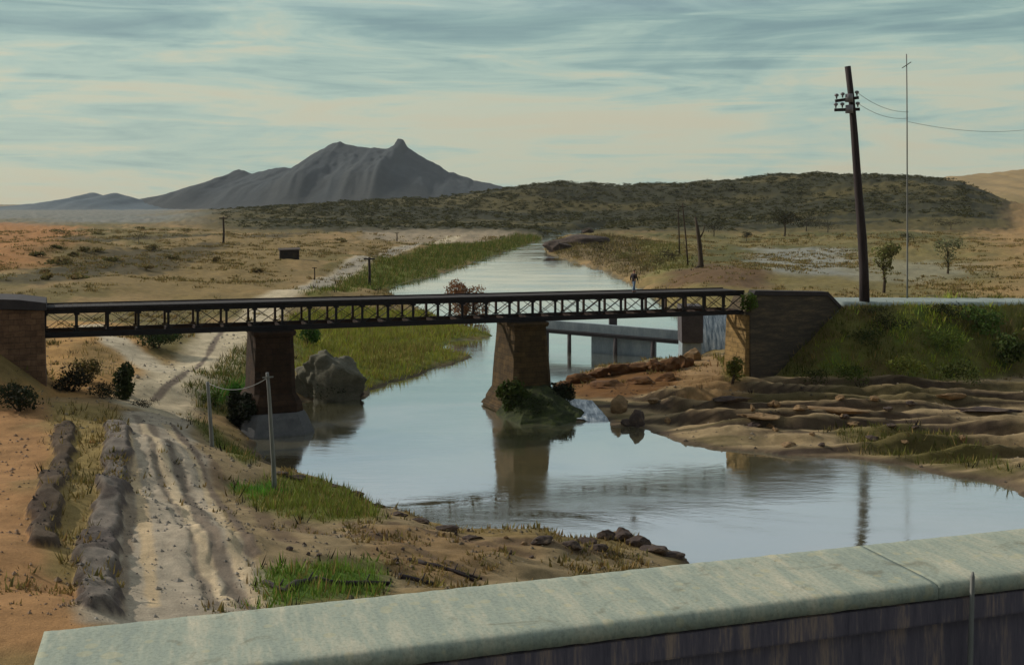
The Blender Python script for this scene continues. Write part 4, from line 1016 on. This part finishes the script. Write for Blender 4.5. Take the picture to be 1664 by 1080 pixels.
for i, (px, py, w_, h_) in enumerate([(915, 630, 36, 12), (945, 620, 48, 18), (975, 612, 50, 22), (1005, 606, 52, 22), (1035, 603, 48, 20), (1062, 602, 44, 24), (1090, 600, 44, 22), (1112, 596, 30, 26), (985, 628, 70, 14), (1040, 622, 60, 14), (1085, 618, 40, 16)]):
    rock_at(px, py, w_, h_, M['rock_rust'], 40 + i, 'rust brown rock on the spit between the midstream pier and the weir', gk, 0.8, None, 0.3, 3, 0.5)
rock_at(1035, 690, 34, 30, M['rock_dark'], 60, 'dark pointed rock at the tip of the right bank beside the small cascade', None, 0.9, None, 0.25, 4, 0.5)
rock_at(1018, 690, 26, 14, M['rock_dark'], 61, 'low dark rock at the foot of the small cascade', None, 0.9, None, 0.25, 3, 0.4)
rock_at(1006, 668, 40, 30, M['rock_tan'], 62, 'olive tan rock right above the small cascade', None, 0.9, None, 0.3, 4, 0.4)
rock_at(1125, 585, 34, 24, M['rock_tan'], 63, 'rounded tan rock at the foot of the dark sluice pier', None, 0.9, None, 0.3, 4, 0.35)
gk = 'ledge stones along the right bank'
for i in range(5):
    px = random.uniform(1070, 1620); py = 652 + random.uniform(0, 1) * (50 + (px - 1050) * 0.12)
    w_ = random.uniform(40, 130); o = rock_at(px, py, w_, random.uniform(5, 11), random.choice((M['rock_dark'], M['rock_dark'], M['rock_tan'])), 70 + i, 'flat brown ledge stone on the rocky right bank', gk, 0.3, None, 0.5, 4, 0.6)
gk = 'broken stones strewn along the right bank'
for i in range(26):
    px = random.uniform(1060, 1600); py = 650 + random.uniform(0, 1) * (48 + (px - 1050) * 0.12)
    rock_at(px, py, random.uniform(9, 30), random.uniform(5, 11), random.choice((M['rock_dark'], M['rock_tan'], M['rock_tan'])), 230 + i, 'small broken stone on the banded right bank', gk, 0.8, None, 0.35, 3, 0.5)
gk = 'dark rocks on the near point of the left bank'
for i, (px, py, w_, h_) in enumerate([(955, 885, 40, 16), (985, 874, 44, 22), (1010, 876, 46, 20), (1035, 886, 50, 18), (1065, 896, 50, 14), (1095, 904, 44, 10), (930, 890, 40, 12), (880, 880, 50, 12), (975, 892, 40, 14)]):
    rock_at(px, py, w_, h_, M['rock_dark'], 120 + i, 'dark rock on the near point of the left bank above the parapet', gk, 0.7, None, 0.3, 3, 0.45)
gk = 'dark stones edging the left shore'
for i, (px, py, w_, h_) in enumerate([(578, 804, 30, 9), (610, 824, 34, 9), (645, 838, 36, 9), (685, 848, 40, 9), (725, 862, 38, 10), (765, 876, 38, 9), (540, 790, 26, 7), (480, 778, 40, 8), (455, 770, 30, 7)]):
    rock_at(px, py, w_, h_, M['rock_dark'], 140 + i, 'dark stone along the edge of the left shore', gk, 0.6, None, 0.3, 3, 0.45)
gk = 'scattered stones on the left slope'
for i in range(22):
    px = random.uniform(470, 880); py = random.uniform(860, 925)
    rock_at(px, py, random.uniform(6, 15), random.uniform(4, 8), random.choice((M['rock_tan'], M['rock_dark'])), 160 + i, 'small loose stone on the earth slope above the parapet', gk, 0.9, None, 0.3, 2, 0.4)
rock_at(940, 398, 110, 18, M['rock_dark'], 200, 'dark brown rocky point where the far river narrows', None, 0.6, None, 0.3, 4, 0.4)
rock_at(905, 408, 46, 22, M['rock_dark'], 201, 'rounded dark rock jutting into the far river', None, 0.8, None, 0.3, 4, 0.4)
rock_at(955, 379, 30, 9, M['rock_dark'], 202, 'small dark rock in the farthest bend of the river', None, 0.8, None, 0.3, 3, 0.4)

# driftwood on the near grass
gk = 'dark driftwood logs above the parapet'
def log(p0, p1, r, label):
    a = ground(*p0); b = ground(*p1); A = Vector((a[0], a[1], gz(*a) + r * 0.6)); Bv = Vector((b[0], b[1], gz(*b) + r * 0.6))
    m = MB(); pts = []
    for i in range(7):
        f = i / 6; p = A.lerp(Bv, f); p.z = gz(p.x, p.y) + r * 0.6; p.x += random.uniform(-.06, .06); pts.append(p - A)
    m.tube(pts, [r * (1.1 - 0.5 * i / 6) for i in range(7)], 8, 0.15)
    mm = pts[4]; m.tube([mm, mm + Vector((0.12, 0.25, 0.22))], [r * 0.4, r * 0.2], 6)
    o = m.build('driftwood_log', M['wood_dark'], smooth=True); o.location = A
    return tag(o, label, 'driftwood', gk)
log((515, 944), (632, 952), 0.11, 'long dark log on the bright green grass')
log((470, 962), (512, 945), 0.13, 'short thick dark log at the left of the grass patch')
log((430, 950), (468, 966), 0.10, 'dark log nearest the foot of the cart road')
log((648, 940), (704, 952), 0.11, 'dark log just right of the grass patch')
log((680, 915), (770, 946), 0.09, 'long thin dark log on the bare earth')
log((735, 928), (782, 942), 0.07, 'thinnest dark branch at the right end of the driftwood')

# ------------------------------------------------------------------ bushes and trees
def bush(px, py, w, h, c, label, name='bush', n=900, size=None, D=None, cat='bush', group=None, depth=0.8, nl=10, stem=True, base=None):
    if base is not None: x, y, z = base
    else:
        g_ = ground(px, py) if D is None else ((px - 832) / F * D, D); x, y = g_; z = max(gz(x, y), 0)
    k = y / F; H = h * k; RX = w * k / 2
    o = empty(name, (x, y, z)); tag(o, label, cat, group)
    bl = lumps(H, RX, RX * depth, nl, 0.15)
    foliage('foliage', bl, n, size or max(0.05, H * 0.06), c, o)
    if stem:
        m = MB()
        for i in range(5):
            b = bl[i % len(bl)]; m.tube([(random.uniform(-.1, .1) * RX, random.uniform(-.1, .1) * RX, -0.2), (b[0] * .5, b[1] * .5, b[2] * .5), (b[0], b[1], b[2])], [H * 0.03, H * 0.022, H * 0.01], 5)
        m.build('stem', M['wood_brown'], o)
    return o
bush(255, 566, 100, 40, alb(46, 58, 28), 'broad dark green bush in the fork of the two tracks past the bridge', n=1500)
bush(203, 650, 42, 60, alb(58, 64, 34), 'upright dark green bush left of the track under the bridge', n=1200, nl=9)
bush(140, 622, 60, 40, alb(96, 86, 50), 'dry olive bush on the ochre slope by the left abutment', n=700)
bush(30, 668, 90, 46, alb(40, 44, 26), 'dark bush at the foot of the left abutment', n=1300)
bush(112, 634, 80, 40, alb(48, 46, 32), 'dark scrub bush added in place of a shadow on the slope right of the left abutment', n=1200)  # added bush, its dark leaves stand in for the abutment's shadow
bush(238, 662, 60, 14, alb(44, 42, 30), 'low dark tussock added in place of the bridge shadow at the edge of the cart road below the bridge', n=500)  # added tussock, stands in for the bridge shadow across the road
bush(165, 648, 70, 26, alb(44, 46, 30), 'low dark scrub bush standing in for shadow between the left abutment and the track', n=900)  # dark leaves here stand in for shadow on the slope
bush(402, 706, 72, 66, alb(30, 34, 19), 'black-green bush hugging the left foot of the left pier', n=3200)
bush(385, 650, 40, 34, alb(62, 104, 32), 'bright green bush left of the left pier', n=900)
bush(345, 660, 40, 26, alb(72, 88, 34), 'olive green low bush by the shorter grey post', n=700)
bush(530, 646, 90, 26, alb(34, 40, 24), 'very dark low bush along the water below the big boulder', n=900, D=None)
bush(500, 560, 46, 40, alb(62, 90, 34), 'fresh green bush beside the right edge of the left pier', n=800)
def pier_bush(o, x, y, w, h, c, label, n):
    p = o.matrix_basis @ Vector((x, y, 0)); k = p.y / F
    return bush(0, 0, w, h, c, label, n=n, base=(p.x, p.y, 0.4), depth=0.7)
bpy.context.view_layer.update()
pier_bush(P2, -2.1, -3.2, 70, 56, alb(56, 66, 26), 'tall leafy green bush at the left foot of the midstream pier', 2400)
pier_bush(P2, -0.3, -4.6, 120, 30, alb(40, 48, 22), 'dark green bush across the front foot of the midstream pier', 2400)
pier_bush(P2, 1.9, -3.4, 74, 40, alb(34, 38, 20), 'blackish bush at the right foot of the midstream pier', 2200)
s_ = s_at(1217, 0.9); pz = bp(s_ - 0.2, 1.25, deck_z(s_) - 1.55)
bush(0, 0, 30, 32, alb(78, 96, 34), 'small bright green bush growing at the right end of the truss', n=800, base=(pz.x, pz.y, pz.z), depth=0.6)
bush(762, 520, 78, 66, alb(122, 84, 54), 'rust coloured round bush in the river seen behind the middle of the truss', n=3600, size=0.17, base=((760 - 832) / F * 158, 158.0, 0.05), depth=0.8, nl=14)
rock_at(760, 521, 84, 9, M['rock_tan'], 210, 'low gravel islet under the rust coloured bush', None, 0.7, 158.0, 0.5, 4, 0.3, 'islet_rock')
bush(1190, 620, 36, 40, alb(96, 96, 42), 'olive green bush at the foot of the right breast wall', n=800)
gk = 'grassy bushes on the right embankment'
for i, (px, py, w_, h_, c) in enumerate([(1600, 545, 90, 50, (72, 90, 40)), (1535, 570, 80, 36, (80, 92, 38)), (1470, 610, 90, 34, (86, 90, 36)), (1400, 560, 90, 30, (56, 62, 28)), (1380, 625, 90, 30, (74, 84, 34)),
                                         (1560, 620, 90, 36, (60, 66, 28)), (1640, 600, 70, 60, (64, 76, 34)), (1450, 540, 90, 30, (44, 48, 22)), (1320, 625, 70, 24, (52, 56, 26)), (1540, 520, 90, 28, (40, 46, 22)), (1420, 515, 80, 18, (36, 38, 20))]):
    bush(px, py, w_, h_, alb(*c), ['bright green bush high on the right end of the embankment', 'green bush midway up the embankment', 'yellow-green bush low on the embankment', 'dull green bush just right of the wing wall on the embankment', 'green bush low on the embankment right of the wing wall',
         'dark olive bush at the foot of the embankment toward the right', 'bushy green clump at the far right of the embankment', 'very dark bush under the embankment road', 'dark low bush at the foot of the wing wall', 'blackish bush under the crest at the right of the embankment', 'thin dark bush on the crest near the tall pole'][i], n=800, group=gk, nl=11, stem=False)
# small trees and shrubs beyond the embankment
def tree(px, py, w, h, c, label, group, cone=False, n=900, D=None):
    g_ = ground(px, py) if D is None else ((px - 832) / F * D, D)
    x, y = g_; z = gz(x, y); k = y / F; H = h * k; RX = w * k / 2
    o = empty('tree', (x, y, z)); tag(o, label, 'tree', group)
    m = MB(); m.tube([(0, 0, -0.3), (H * .02, 0, H * .25), (-H * .01, 0, H * .55), (0, 0, H * .8)], [H * .035, H * .028, H * .02, H * .008], 7, 0.05)
    for i in range(5):
        a = random.uniform(0, 6.28); z0 = random.uniform(.3, .6) * H
        m.tube([(0, 0, z0), (math.cos(a) * RX * .6, math.sin(a) * RX * .6, z0 + H * .22)], [H * .014, H * .005], 5)
    m.build('trunk', M['wood_brown'], o)
    if cone:
        bl = [(random.uniform(-.6, .6) * RX * f, random.uniform(-.6, .6) * RX * f, H * (0.18 + 0.76 * f), RX * (.12 + .42 * f), RX * (.12 + .42 * f), H * .13) for f in [0.1, .25, .4, .5, .6, .7, .8, .85, .9, .95, 1, 1, .9]]
    else:
        bl = [(b[0], b[1], b[2] + H * .28, b[3], b[4], b[5]) for b in lumps(H * .72, RX, RX, 11, .15)]
    foliage('crown', bl, n, max(H * .035, 0.1), c, o)
    return o
gk = 'small trees beyond the embankment road'
tree(1436, 476, 58, 78, alb(112, 110, 66), 'pale olive tree widening upward just right of the tall dark pole', gk, True, 1000)
tree(1540, 446, 54, 54, alb(108, 108, 78), 'grey-green small tree at the right beyond the road', gk, True, 800)
gk = 'dark trees at the foot of the ridge'
labs = ['large dark clump of trees left of the tall pole at the ridge foot', 'dark low tree right beside the tall pole at the ridge foot', 'dark tree right of the thin pole at the ridge foot', 'dark tree above the grey flat left of the tall pole', 'small dark bushy tree right of the dead tree', 'dark spreading tree at the right end of the ridge foot', 'dark tree above the bend of the far river', 'dark tree right of the far river bend', 'dark small tree on the plain left of the ridge']
for i, (px, py, w_, h_) in enumerate([(1275, 384, 70, 46), (1345, 378, 90, 22), (1476, 395, 34, 18), (1310, 376, 60, 26), (1213, 392, 24, 18), (1545, 376, 80, 20), (945, 380, 50, 12), (1160, 384, 60, 24), (225, 396, 46, 16)]):
    tree(px, py, w_, h_, alb(52, 50, 30), labs[i], gk, False, 900)
gk = 'scrub bushes dotted over the left plain'
for i in range(26):
    px = random.choice((random.uniform(60, 560), random.uniform(60, 330))); py = random.uniform(372, 462)
    if abs(px - 470) < 40 and py > 385: continue
    bush(px, py, random.uniform(14, 46), random.uniform(5, 11), alb(*random.choice(((118, 106, 66), (128, 112, 70), (104, 96, 58)))), 'low olive scrub bush on the open left plain', n=160, group=gk, nl=6, stem=False, size=0.35 * 400 / 400)
gk = 'bushes on the far right bank of the river'
for i, (px, py, w_, h_) in enumerate([(930, 418, 40, 12), (975, 410, 50, 18), (1015, 424, 50, 20), (1060, 440, 50, 22), (1000, 440, 40, 12), (1085, 425, 50, 24), (1045, 405, 50, 16), (985, 396, 50, 14)]):
    bush(px, py, w_, h_, alb(*random.choice(((90, 82, 50), (104, 100, 56), (72, 66, 44)))), 'olive brown bush on the far right bank above the truss', n=420, group=gk, nl=8, stem=False)
# leaning dead tree on the mound above the right end of the truss
g_ = ground(1137, 436); DT = Vector((g_[0], g_[1], gz(*g_))); k = DT.y / F
o = empty('dead_tree', DT); tag(o, 'bare dark leaning tree trunk on the brown mound above the bridge', 'dead tree')
m = MB(); pts = [(4 * k, 0, -8 * k), (2 * k, 0, 0), (2 * k, 0, 12 * k), (0, 0, 35 * k), (-3 * k, 0, 60 * k), (-7 * k, 0, 82 * k)]
m.tube(pts, [7 * k, 5 * k, 4.2 * k, 3.8 * k, 3 * k, 1.6 * k], 9, 0.1)
m.tube([(2 * k, 0, 2 * k), (-8 * k, -2 * k, -4 * k), (-22 * k, -3 * k, -12 * k)], [4 * k, 3.4 * k, 2 * k], 8, 0.1)
m.build('trunk', M['wood_brown'], o, smooth=True)
m = MB(); m.tube([(-1 * k, 0, 45 * k), (6 * k, 0, 58 * k), (8 * k, 0, 70 * k)], [1.6 * k, 1.1 * k, .5 * k], 6, 0.1); m.build('branch', M['wood_brown'], o, smooth=True)

# ------------------------------------------------------------------ person on the bridge
def skin_mesh(name, chains, mat, parent, sub=1, root=0):
    """chains: list of (points, radii, parent_index or None); grown into one surface by the skin modifier"""
    vs = []; es = []; rad = []
    for pts, rs, link in chains:
        b = len(vs)
        for i, p in enumerate(pts):
            vs.append(p); rad.append(rs[i])
            if i: es.append((b + i - 1, b + i))
        if link is not None: es.append((link, b))
    me = bpy.data.meshes.new(name); me.from_pydata(vs, es, []); me.update()
    o = obj(name, me, mat, parent)
    sk = o.modifiers.new('Skin', 'SKIN'); sk.use_smooth_shade = True
    sv = me.skin_vertices[0].data
    for i, r in enumerate(rad):
        sv[i].radius = (r, r) if not isinstance(r, tuple) else r
    for v in sv: v.use_root = False
    sv[root].use_root = True
    if sub:
        sb = o.modifiers.new('Sub', 'SUBSURF'); sb.levels = sub; sb.render_levels = sub
    return o
sp = s_at(1030, -1.2); PB = bp(sp, -1.2, deck_z(sp) + 0.07)
PE = empty('person', PB, math.atan2(U[1], U[0]) + R(15)); tag(PE, 'person in a dark jacket and pale blue trousers walking across the bridge deck', 'person')
PE.scale = (1.12, 1.12, 1.12)
ch = []
ch.append(([(0, 0, .95), (0, 0, 1.12), (0.01, 0, 1.30), (0.02, 0, 1.42), (0.025, 0, 1.50)], [(.13, .16), (.12, .145), (.13, .17), (.10, .13), .055], None))     # trunk 0-4
ch.append(([(.045, 0, 1.58), (.055, 0, 1.66), (.045, 0, 1.735)], [.082, .098, .07], 4))
ch.append(([(.125, 0, 1.628)], [.022], 6))      # nose
for sgn, fwd in ((1, .24), (-1, -.2)):
    ch.append(([(0, sgn * .09, .90), (fwd * .45, sgn * .10, .50), (fwd * .9 - .03, sgn * .10, .09)], [.095, .065, .045], 0))
    f = fwd * .9 - .03
    b = sum(len(c[0]) for c in ch) - 1
    ch.append(([(f + .08, sgn * .11, .045), (f + .17, sgn * .115, .035)], [.042, .032], b))
    ch.append(([(0.01, sgn * .20, 1.38), (-fwd * .5, sgn * .25, 1.12), (-fwd * .6 + .08, sgn * .255, .88)], [.062, .048, .034], 2))
    b = sum(len(c[0]) for c in ch) - 1
    hx = -fwd * .6 + .10; ch.append(([(hx, sgn * .258, .80)], [(.038, .02)], b))
    b = b + 1
    for kf in range(4):
        yy = (kf - 1.5) * .019
        ch.append(([(hx + yy * 1.1 + .012, sgn * .26, .755), (hx + yy * 1.2 + .016, sgn * .252, .725 - .004 * (1.5 - abs(kf - 1.5))), (hx + yy * 1.2 + .010, sgn * .242, .70)], [.0095, .0085, .0075], b))
    ch.append(([(hx + .042, sgn * .25, .805), (hx + .055, sgn * .24, .775)], [.011, .009], b))
skin_mesh('body', ch, M['skin'], PE)
jk = [([(0, 0, .78), (0, 0, 1.12), (0.01, 0, 1.30), (0.02, 0, 1.43), (.022, 0, 1.475)], [(.155, .185), (.145, .17), (.155, .195), (.12, .15), .075], None)]
tr = [([(0, 0, 1.06), (0, 0, .90)], [(.14, .17), (.14, .165)], None)]
for sgn, fwd in ((1, .24), (-1, -.2)):
    jk.append(([(0.01, sgn * .205, 1.385), (-fwd * .5, sgn * .253, 1.12), (-fwd * .6 + .08, sgn * .256, .90)], [.08, .064, .05], 2))
    tr.append(([(0, sgn * .09, .88), (fwd * .45, sgn * .10, .50), (fwd * .9 - .03, sgn * .10, .12)], [.112, .085, .07], 1))
skin_mesh('jacket', jk, M['jacket'], PE); skin_mesh('trousers', tr, M['trousers'], PE)
hr = [([(.02, 0, 1.64), (.03, 0, 1.72), (.04, 0, 1.755)], [.098, .105, .07], None)]
skin_mesh('hair', hr, M['hair'], PE)
for sgn, fwd in ((1, .24), (-1, -.2)):
    f = fwd * .9 - .03
    skin_mesh('shoe', [([(f - .02, sgn * .105, .055), (f + .08, sgn * .11, .05), (f + .18, sgn * .115, .04)], [.052, .05, .038], None)], M['shoe'], PE)

# ------------------------------------------------------------------ light and sky
SUN_AZ = (-0.92, 0.40); SUN_EL = R(30)
hd = Vector((SUN_AZ[0], SUN_AZ[1], 0)).normalized()
sd = Vector((hd.x * math.cos(SUN_EL), hd.y * math.cos(SUN_EL), math.sin(SUN_EL)))
ld = bpy.data.lights.new('sun', 'SUN'); ld.energy = 3.0; ld.angle = R(1.0); ld.color = (1.0, 0.94, 0.82)
lo_ = bpy.data.objects.new('sun', ld); C.objects.link(lo_); lo_.location = (-100, 80, 120)
lo_.rotation_euler = sd.to_track_quat('Z', 'Y').to_euler()

w = bpy.data.worlds.new('World'); bpy.context.scene.world = w; w.use_nodes = True
nt = w.node_tree; L = nt.links.new
for n_ in list(nt.nodes): nt.nodes.remove(n_)
out = N(nt, 'ShaderNodeOutputWorld'); bg = N(nt, 'ShaderNodeBackground'); bg.inputs['Strength'].default_value = 0.10
sky = N(nt, 'ShaderNodeTexSky', sky_type='NISHITA'); sky.sun_disc = False
sky.sun_elevation = SUN_EL; sky.sun_rotation = math.atan2(hd.x, hd.y)
sky.air_density = 1.2; sky.dust_density = 2.0; sky.ozone_density = 1.0
tc = N(nt, 'ShaderNodeTexCoord')
# cloud sheet: streaks running along the horizon, slightly tilted
mp = N(nt, 'ShaderNodeMapping'); mp.inputs['Scale'].default_value = (1.5, 1.5, 9.0); mp.inputs['Rotation'].default_value = (0, R(4), 0)
L(tc.outputs['Generated'], mp.inputs['Vector'])
nA = N(nt, 'ShaderNodeTexNoise', Scale=2.2, Detail=6.0, Roughness=0.58, Distortion=0.9); L(mp.outputs[0], nA.inputs['Vector'])
mp2 = N(nt, 'ShaderNodeMapping'); mp2.inputs['Scale'].default_value = (3.0, 3.0, 34.0); mp2.inputs['Rotation'].default_value = (0, R(5), 0)
L(tc.outputs['Generated'], mp2.inputs['Vector'])
nB = N(nt, 'ShaderNodeTexNoise', Scale=1.5, Detail=7.0, Roughness=0.62, Distortion=1.4); L(mp2.outputs[0], nB.inputs['Vector'])
mxn = N(nt, 'ShaderNodeMix', data_type='FLOAT'); mxn.inputs[0].default_value = 0.46; L(nA.outputs[0], mxn.inputs[2]); L(nB.outputs[0], mxn.inputs[3])
sp_ = N(nt, 'ShaderNodeSeparateXYZ'); L(tc.outputs['Generated'], sp_.inputs[0])
# cream cloud low down, a grey-teal bank of cloud above it, brighter broken cloud higher still
el = N(nt, 'ShaderNodeFloatCurve'); cv = el.mapping.curves[0]
cv.points[0].location = (0.0, 0.57); cv.points[1].location = (1.0, 0.60)
for p_ in ((0.06, 0.56), (0.12, 0.47), (0.165, 0.37), (0.21, 0.40), (0.30, 0.56), (0.6, 0.62)): cv.points.new(*p_)
el.mapping.update(); L(sp_.outputs[2], el.inputs['Value'])
ad = N(nt, 'ShaderNodeMath', operation='ADD'); kc = N(nt, 'ShaderNodeMath', operation='MULTIPLY_ADD'); kc.inputs[1].default_value = 1.5; kc.inputs[2].default_value = -0.235
L(mxn.outputs[0], kc.inputs[0]); L(kc.outputs[0], ad.inputs[0]); L(el.outputs[0], ad.inputs[1])
K = 10.0
cr = ramp(nt, [(0.74 / 1.4, lin((122, 152, 154)) * K), (0.88 / 1.4, lin((142, 172, 168)) * K), (1.0 / 1.4, lin((170, 194, 182)) * K), (1.10 / 1.4, lin((194, 200, 178)) * K), (1.24 / 1.4, lin((200, 196, 170)) * K)])
dv = N(nt, 'ShaderNodeMath', operation='DIVIDE'); dv.inputs[1].default_value = 1.4
L(ad.outputs[0], dv.inputs[0]); L(dv.outputs[0], cr.inputs[0])
hi = N(nt, 'ShaderNodeMapRange'); hi.inputs['From Min'].default_value = 0.165; hi.inputs['From Max'].default_value = 0.27; hi.inputs['To Max'].default_value = 0.8
L(sp_.outputs[2], hi.inputs['Value'])
mh = N(nt, 'ShaderNodeMix', data_type='RGBA'); mh.inputs[7].default_value = rgba(lin((192, 205, 216)) * K)
L(hi.outputs[0], mh.inputs[0]); L(cr.outputs[0], mh.inputs[6])
mixs = N(nt, 'ShaderNodeMix', data_type='RGBA'); mixs.inputs[0].default_value = 0.88
L(sky.outputs[0], mixs.inputs[6]); L(mh.outputs[2], mixs.inputs[7])
az = N(nt, 'ShaderNodeMapRange'); az.inputs['From Min'].default_value = -0.55; az.inputs['From Max'].default_value = 0.35; az.inputs['To Min'].default_value = 0.42; az.inputs['To Max'].default_value = 1.0  # unseen sky behind the camera dimmed to deepen shade on backlit faces
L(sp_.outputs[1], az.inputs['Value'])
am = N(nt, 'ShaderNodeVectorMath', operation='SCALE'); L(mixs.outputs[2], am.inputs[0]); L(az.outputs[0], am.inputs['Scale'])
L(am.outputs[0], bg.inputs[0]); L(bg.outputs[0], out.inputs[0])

hz = MB(); hz.box((0, 2550, 190), (9000, 5300, 390)); 
hm = bpy.data.materials.new('haze'); hm.use_nodes = True; hn = hm.node_tree
for n_ in list(hn.nodes): hn.nodes.remove(n_)
ho = N(hn, 'ShaderNodeOutputMaterial'); pv = N(hn, 'ShaderNodeVolumePrincipled'); pv.inputs['Color'].default_value = (0.80, 0.84, 0.88, 1); pv.inputs['Density'].default_value = 0.00004; pv.inputs['Anisotropy'].default_value = 0.2
hn.links.new(pv.outputs[0], ho.inputs['Volume'])
tag(hz.build('haze', hm), label='thin haze over the plain and mountains', cat='haze', kind='stuff')
# ------------------------------------------------------------------ camera
cd = bpy.data.cameras.new('camera'); cam = bpy.data.objects.new('camera', cd); C.objects.link(cam)
cam.location = (0, 0, CZ); cam.rotation_euler = (R(90), 0, 0)
cd.sensor_width = 36.0; cd.lens = 36.0 * F / 1664.0; cd.shift_y = -(540 - HY) / 1664.0
cd.clip_start = 0.05; cd.clip_end = 20000
sc = bpy.context.scene; sc.camera = cam
sc.view_settings.view_transform = 'Standard'; sc.view_settings.look = 'None'; sc.view_settings.exposure = 0; sc.view_settings.gamma = 1
sc.cycles.max_bounces = 6
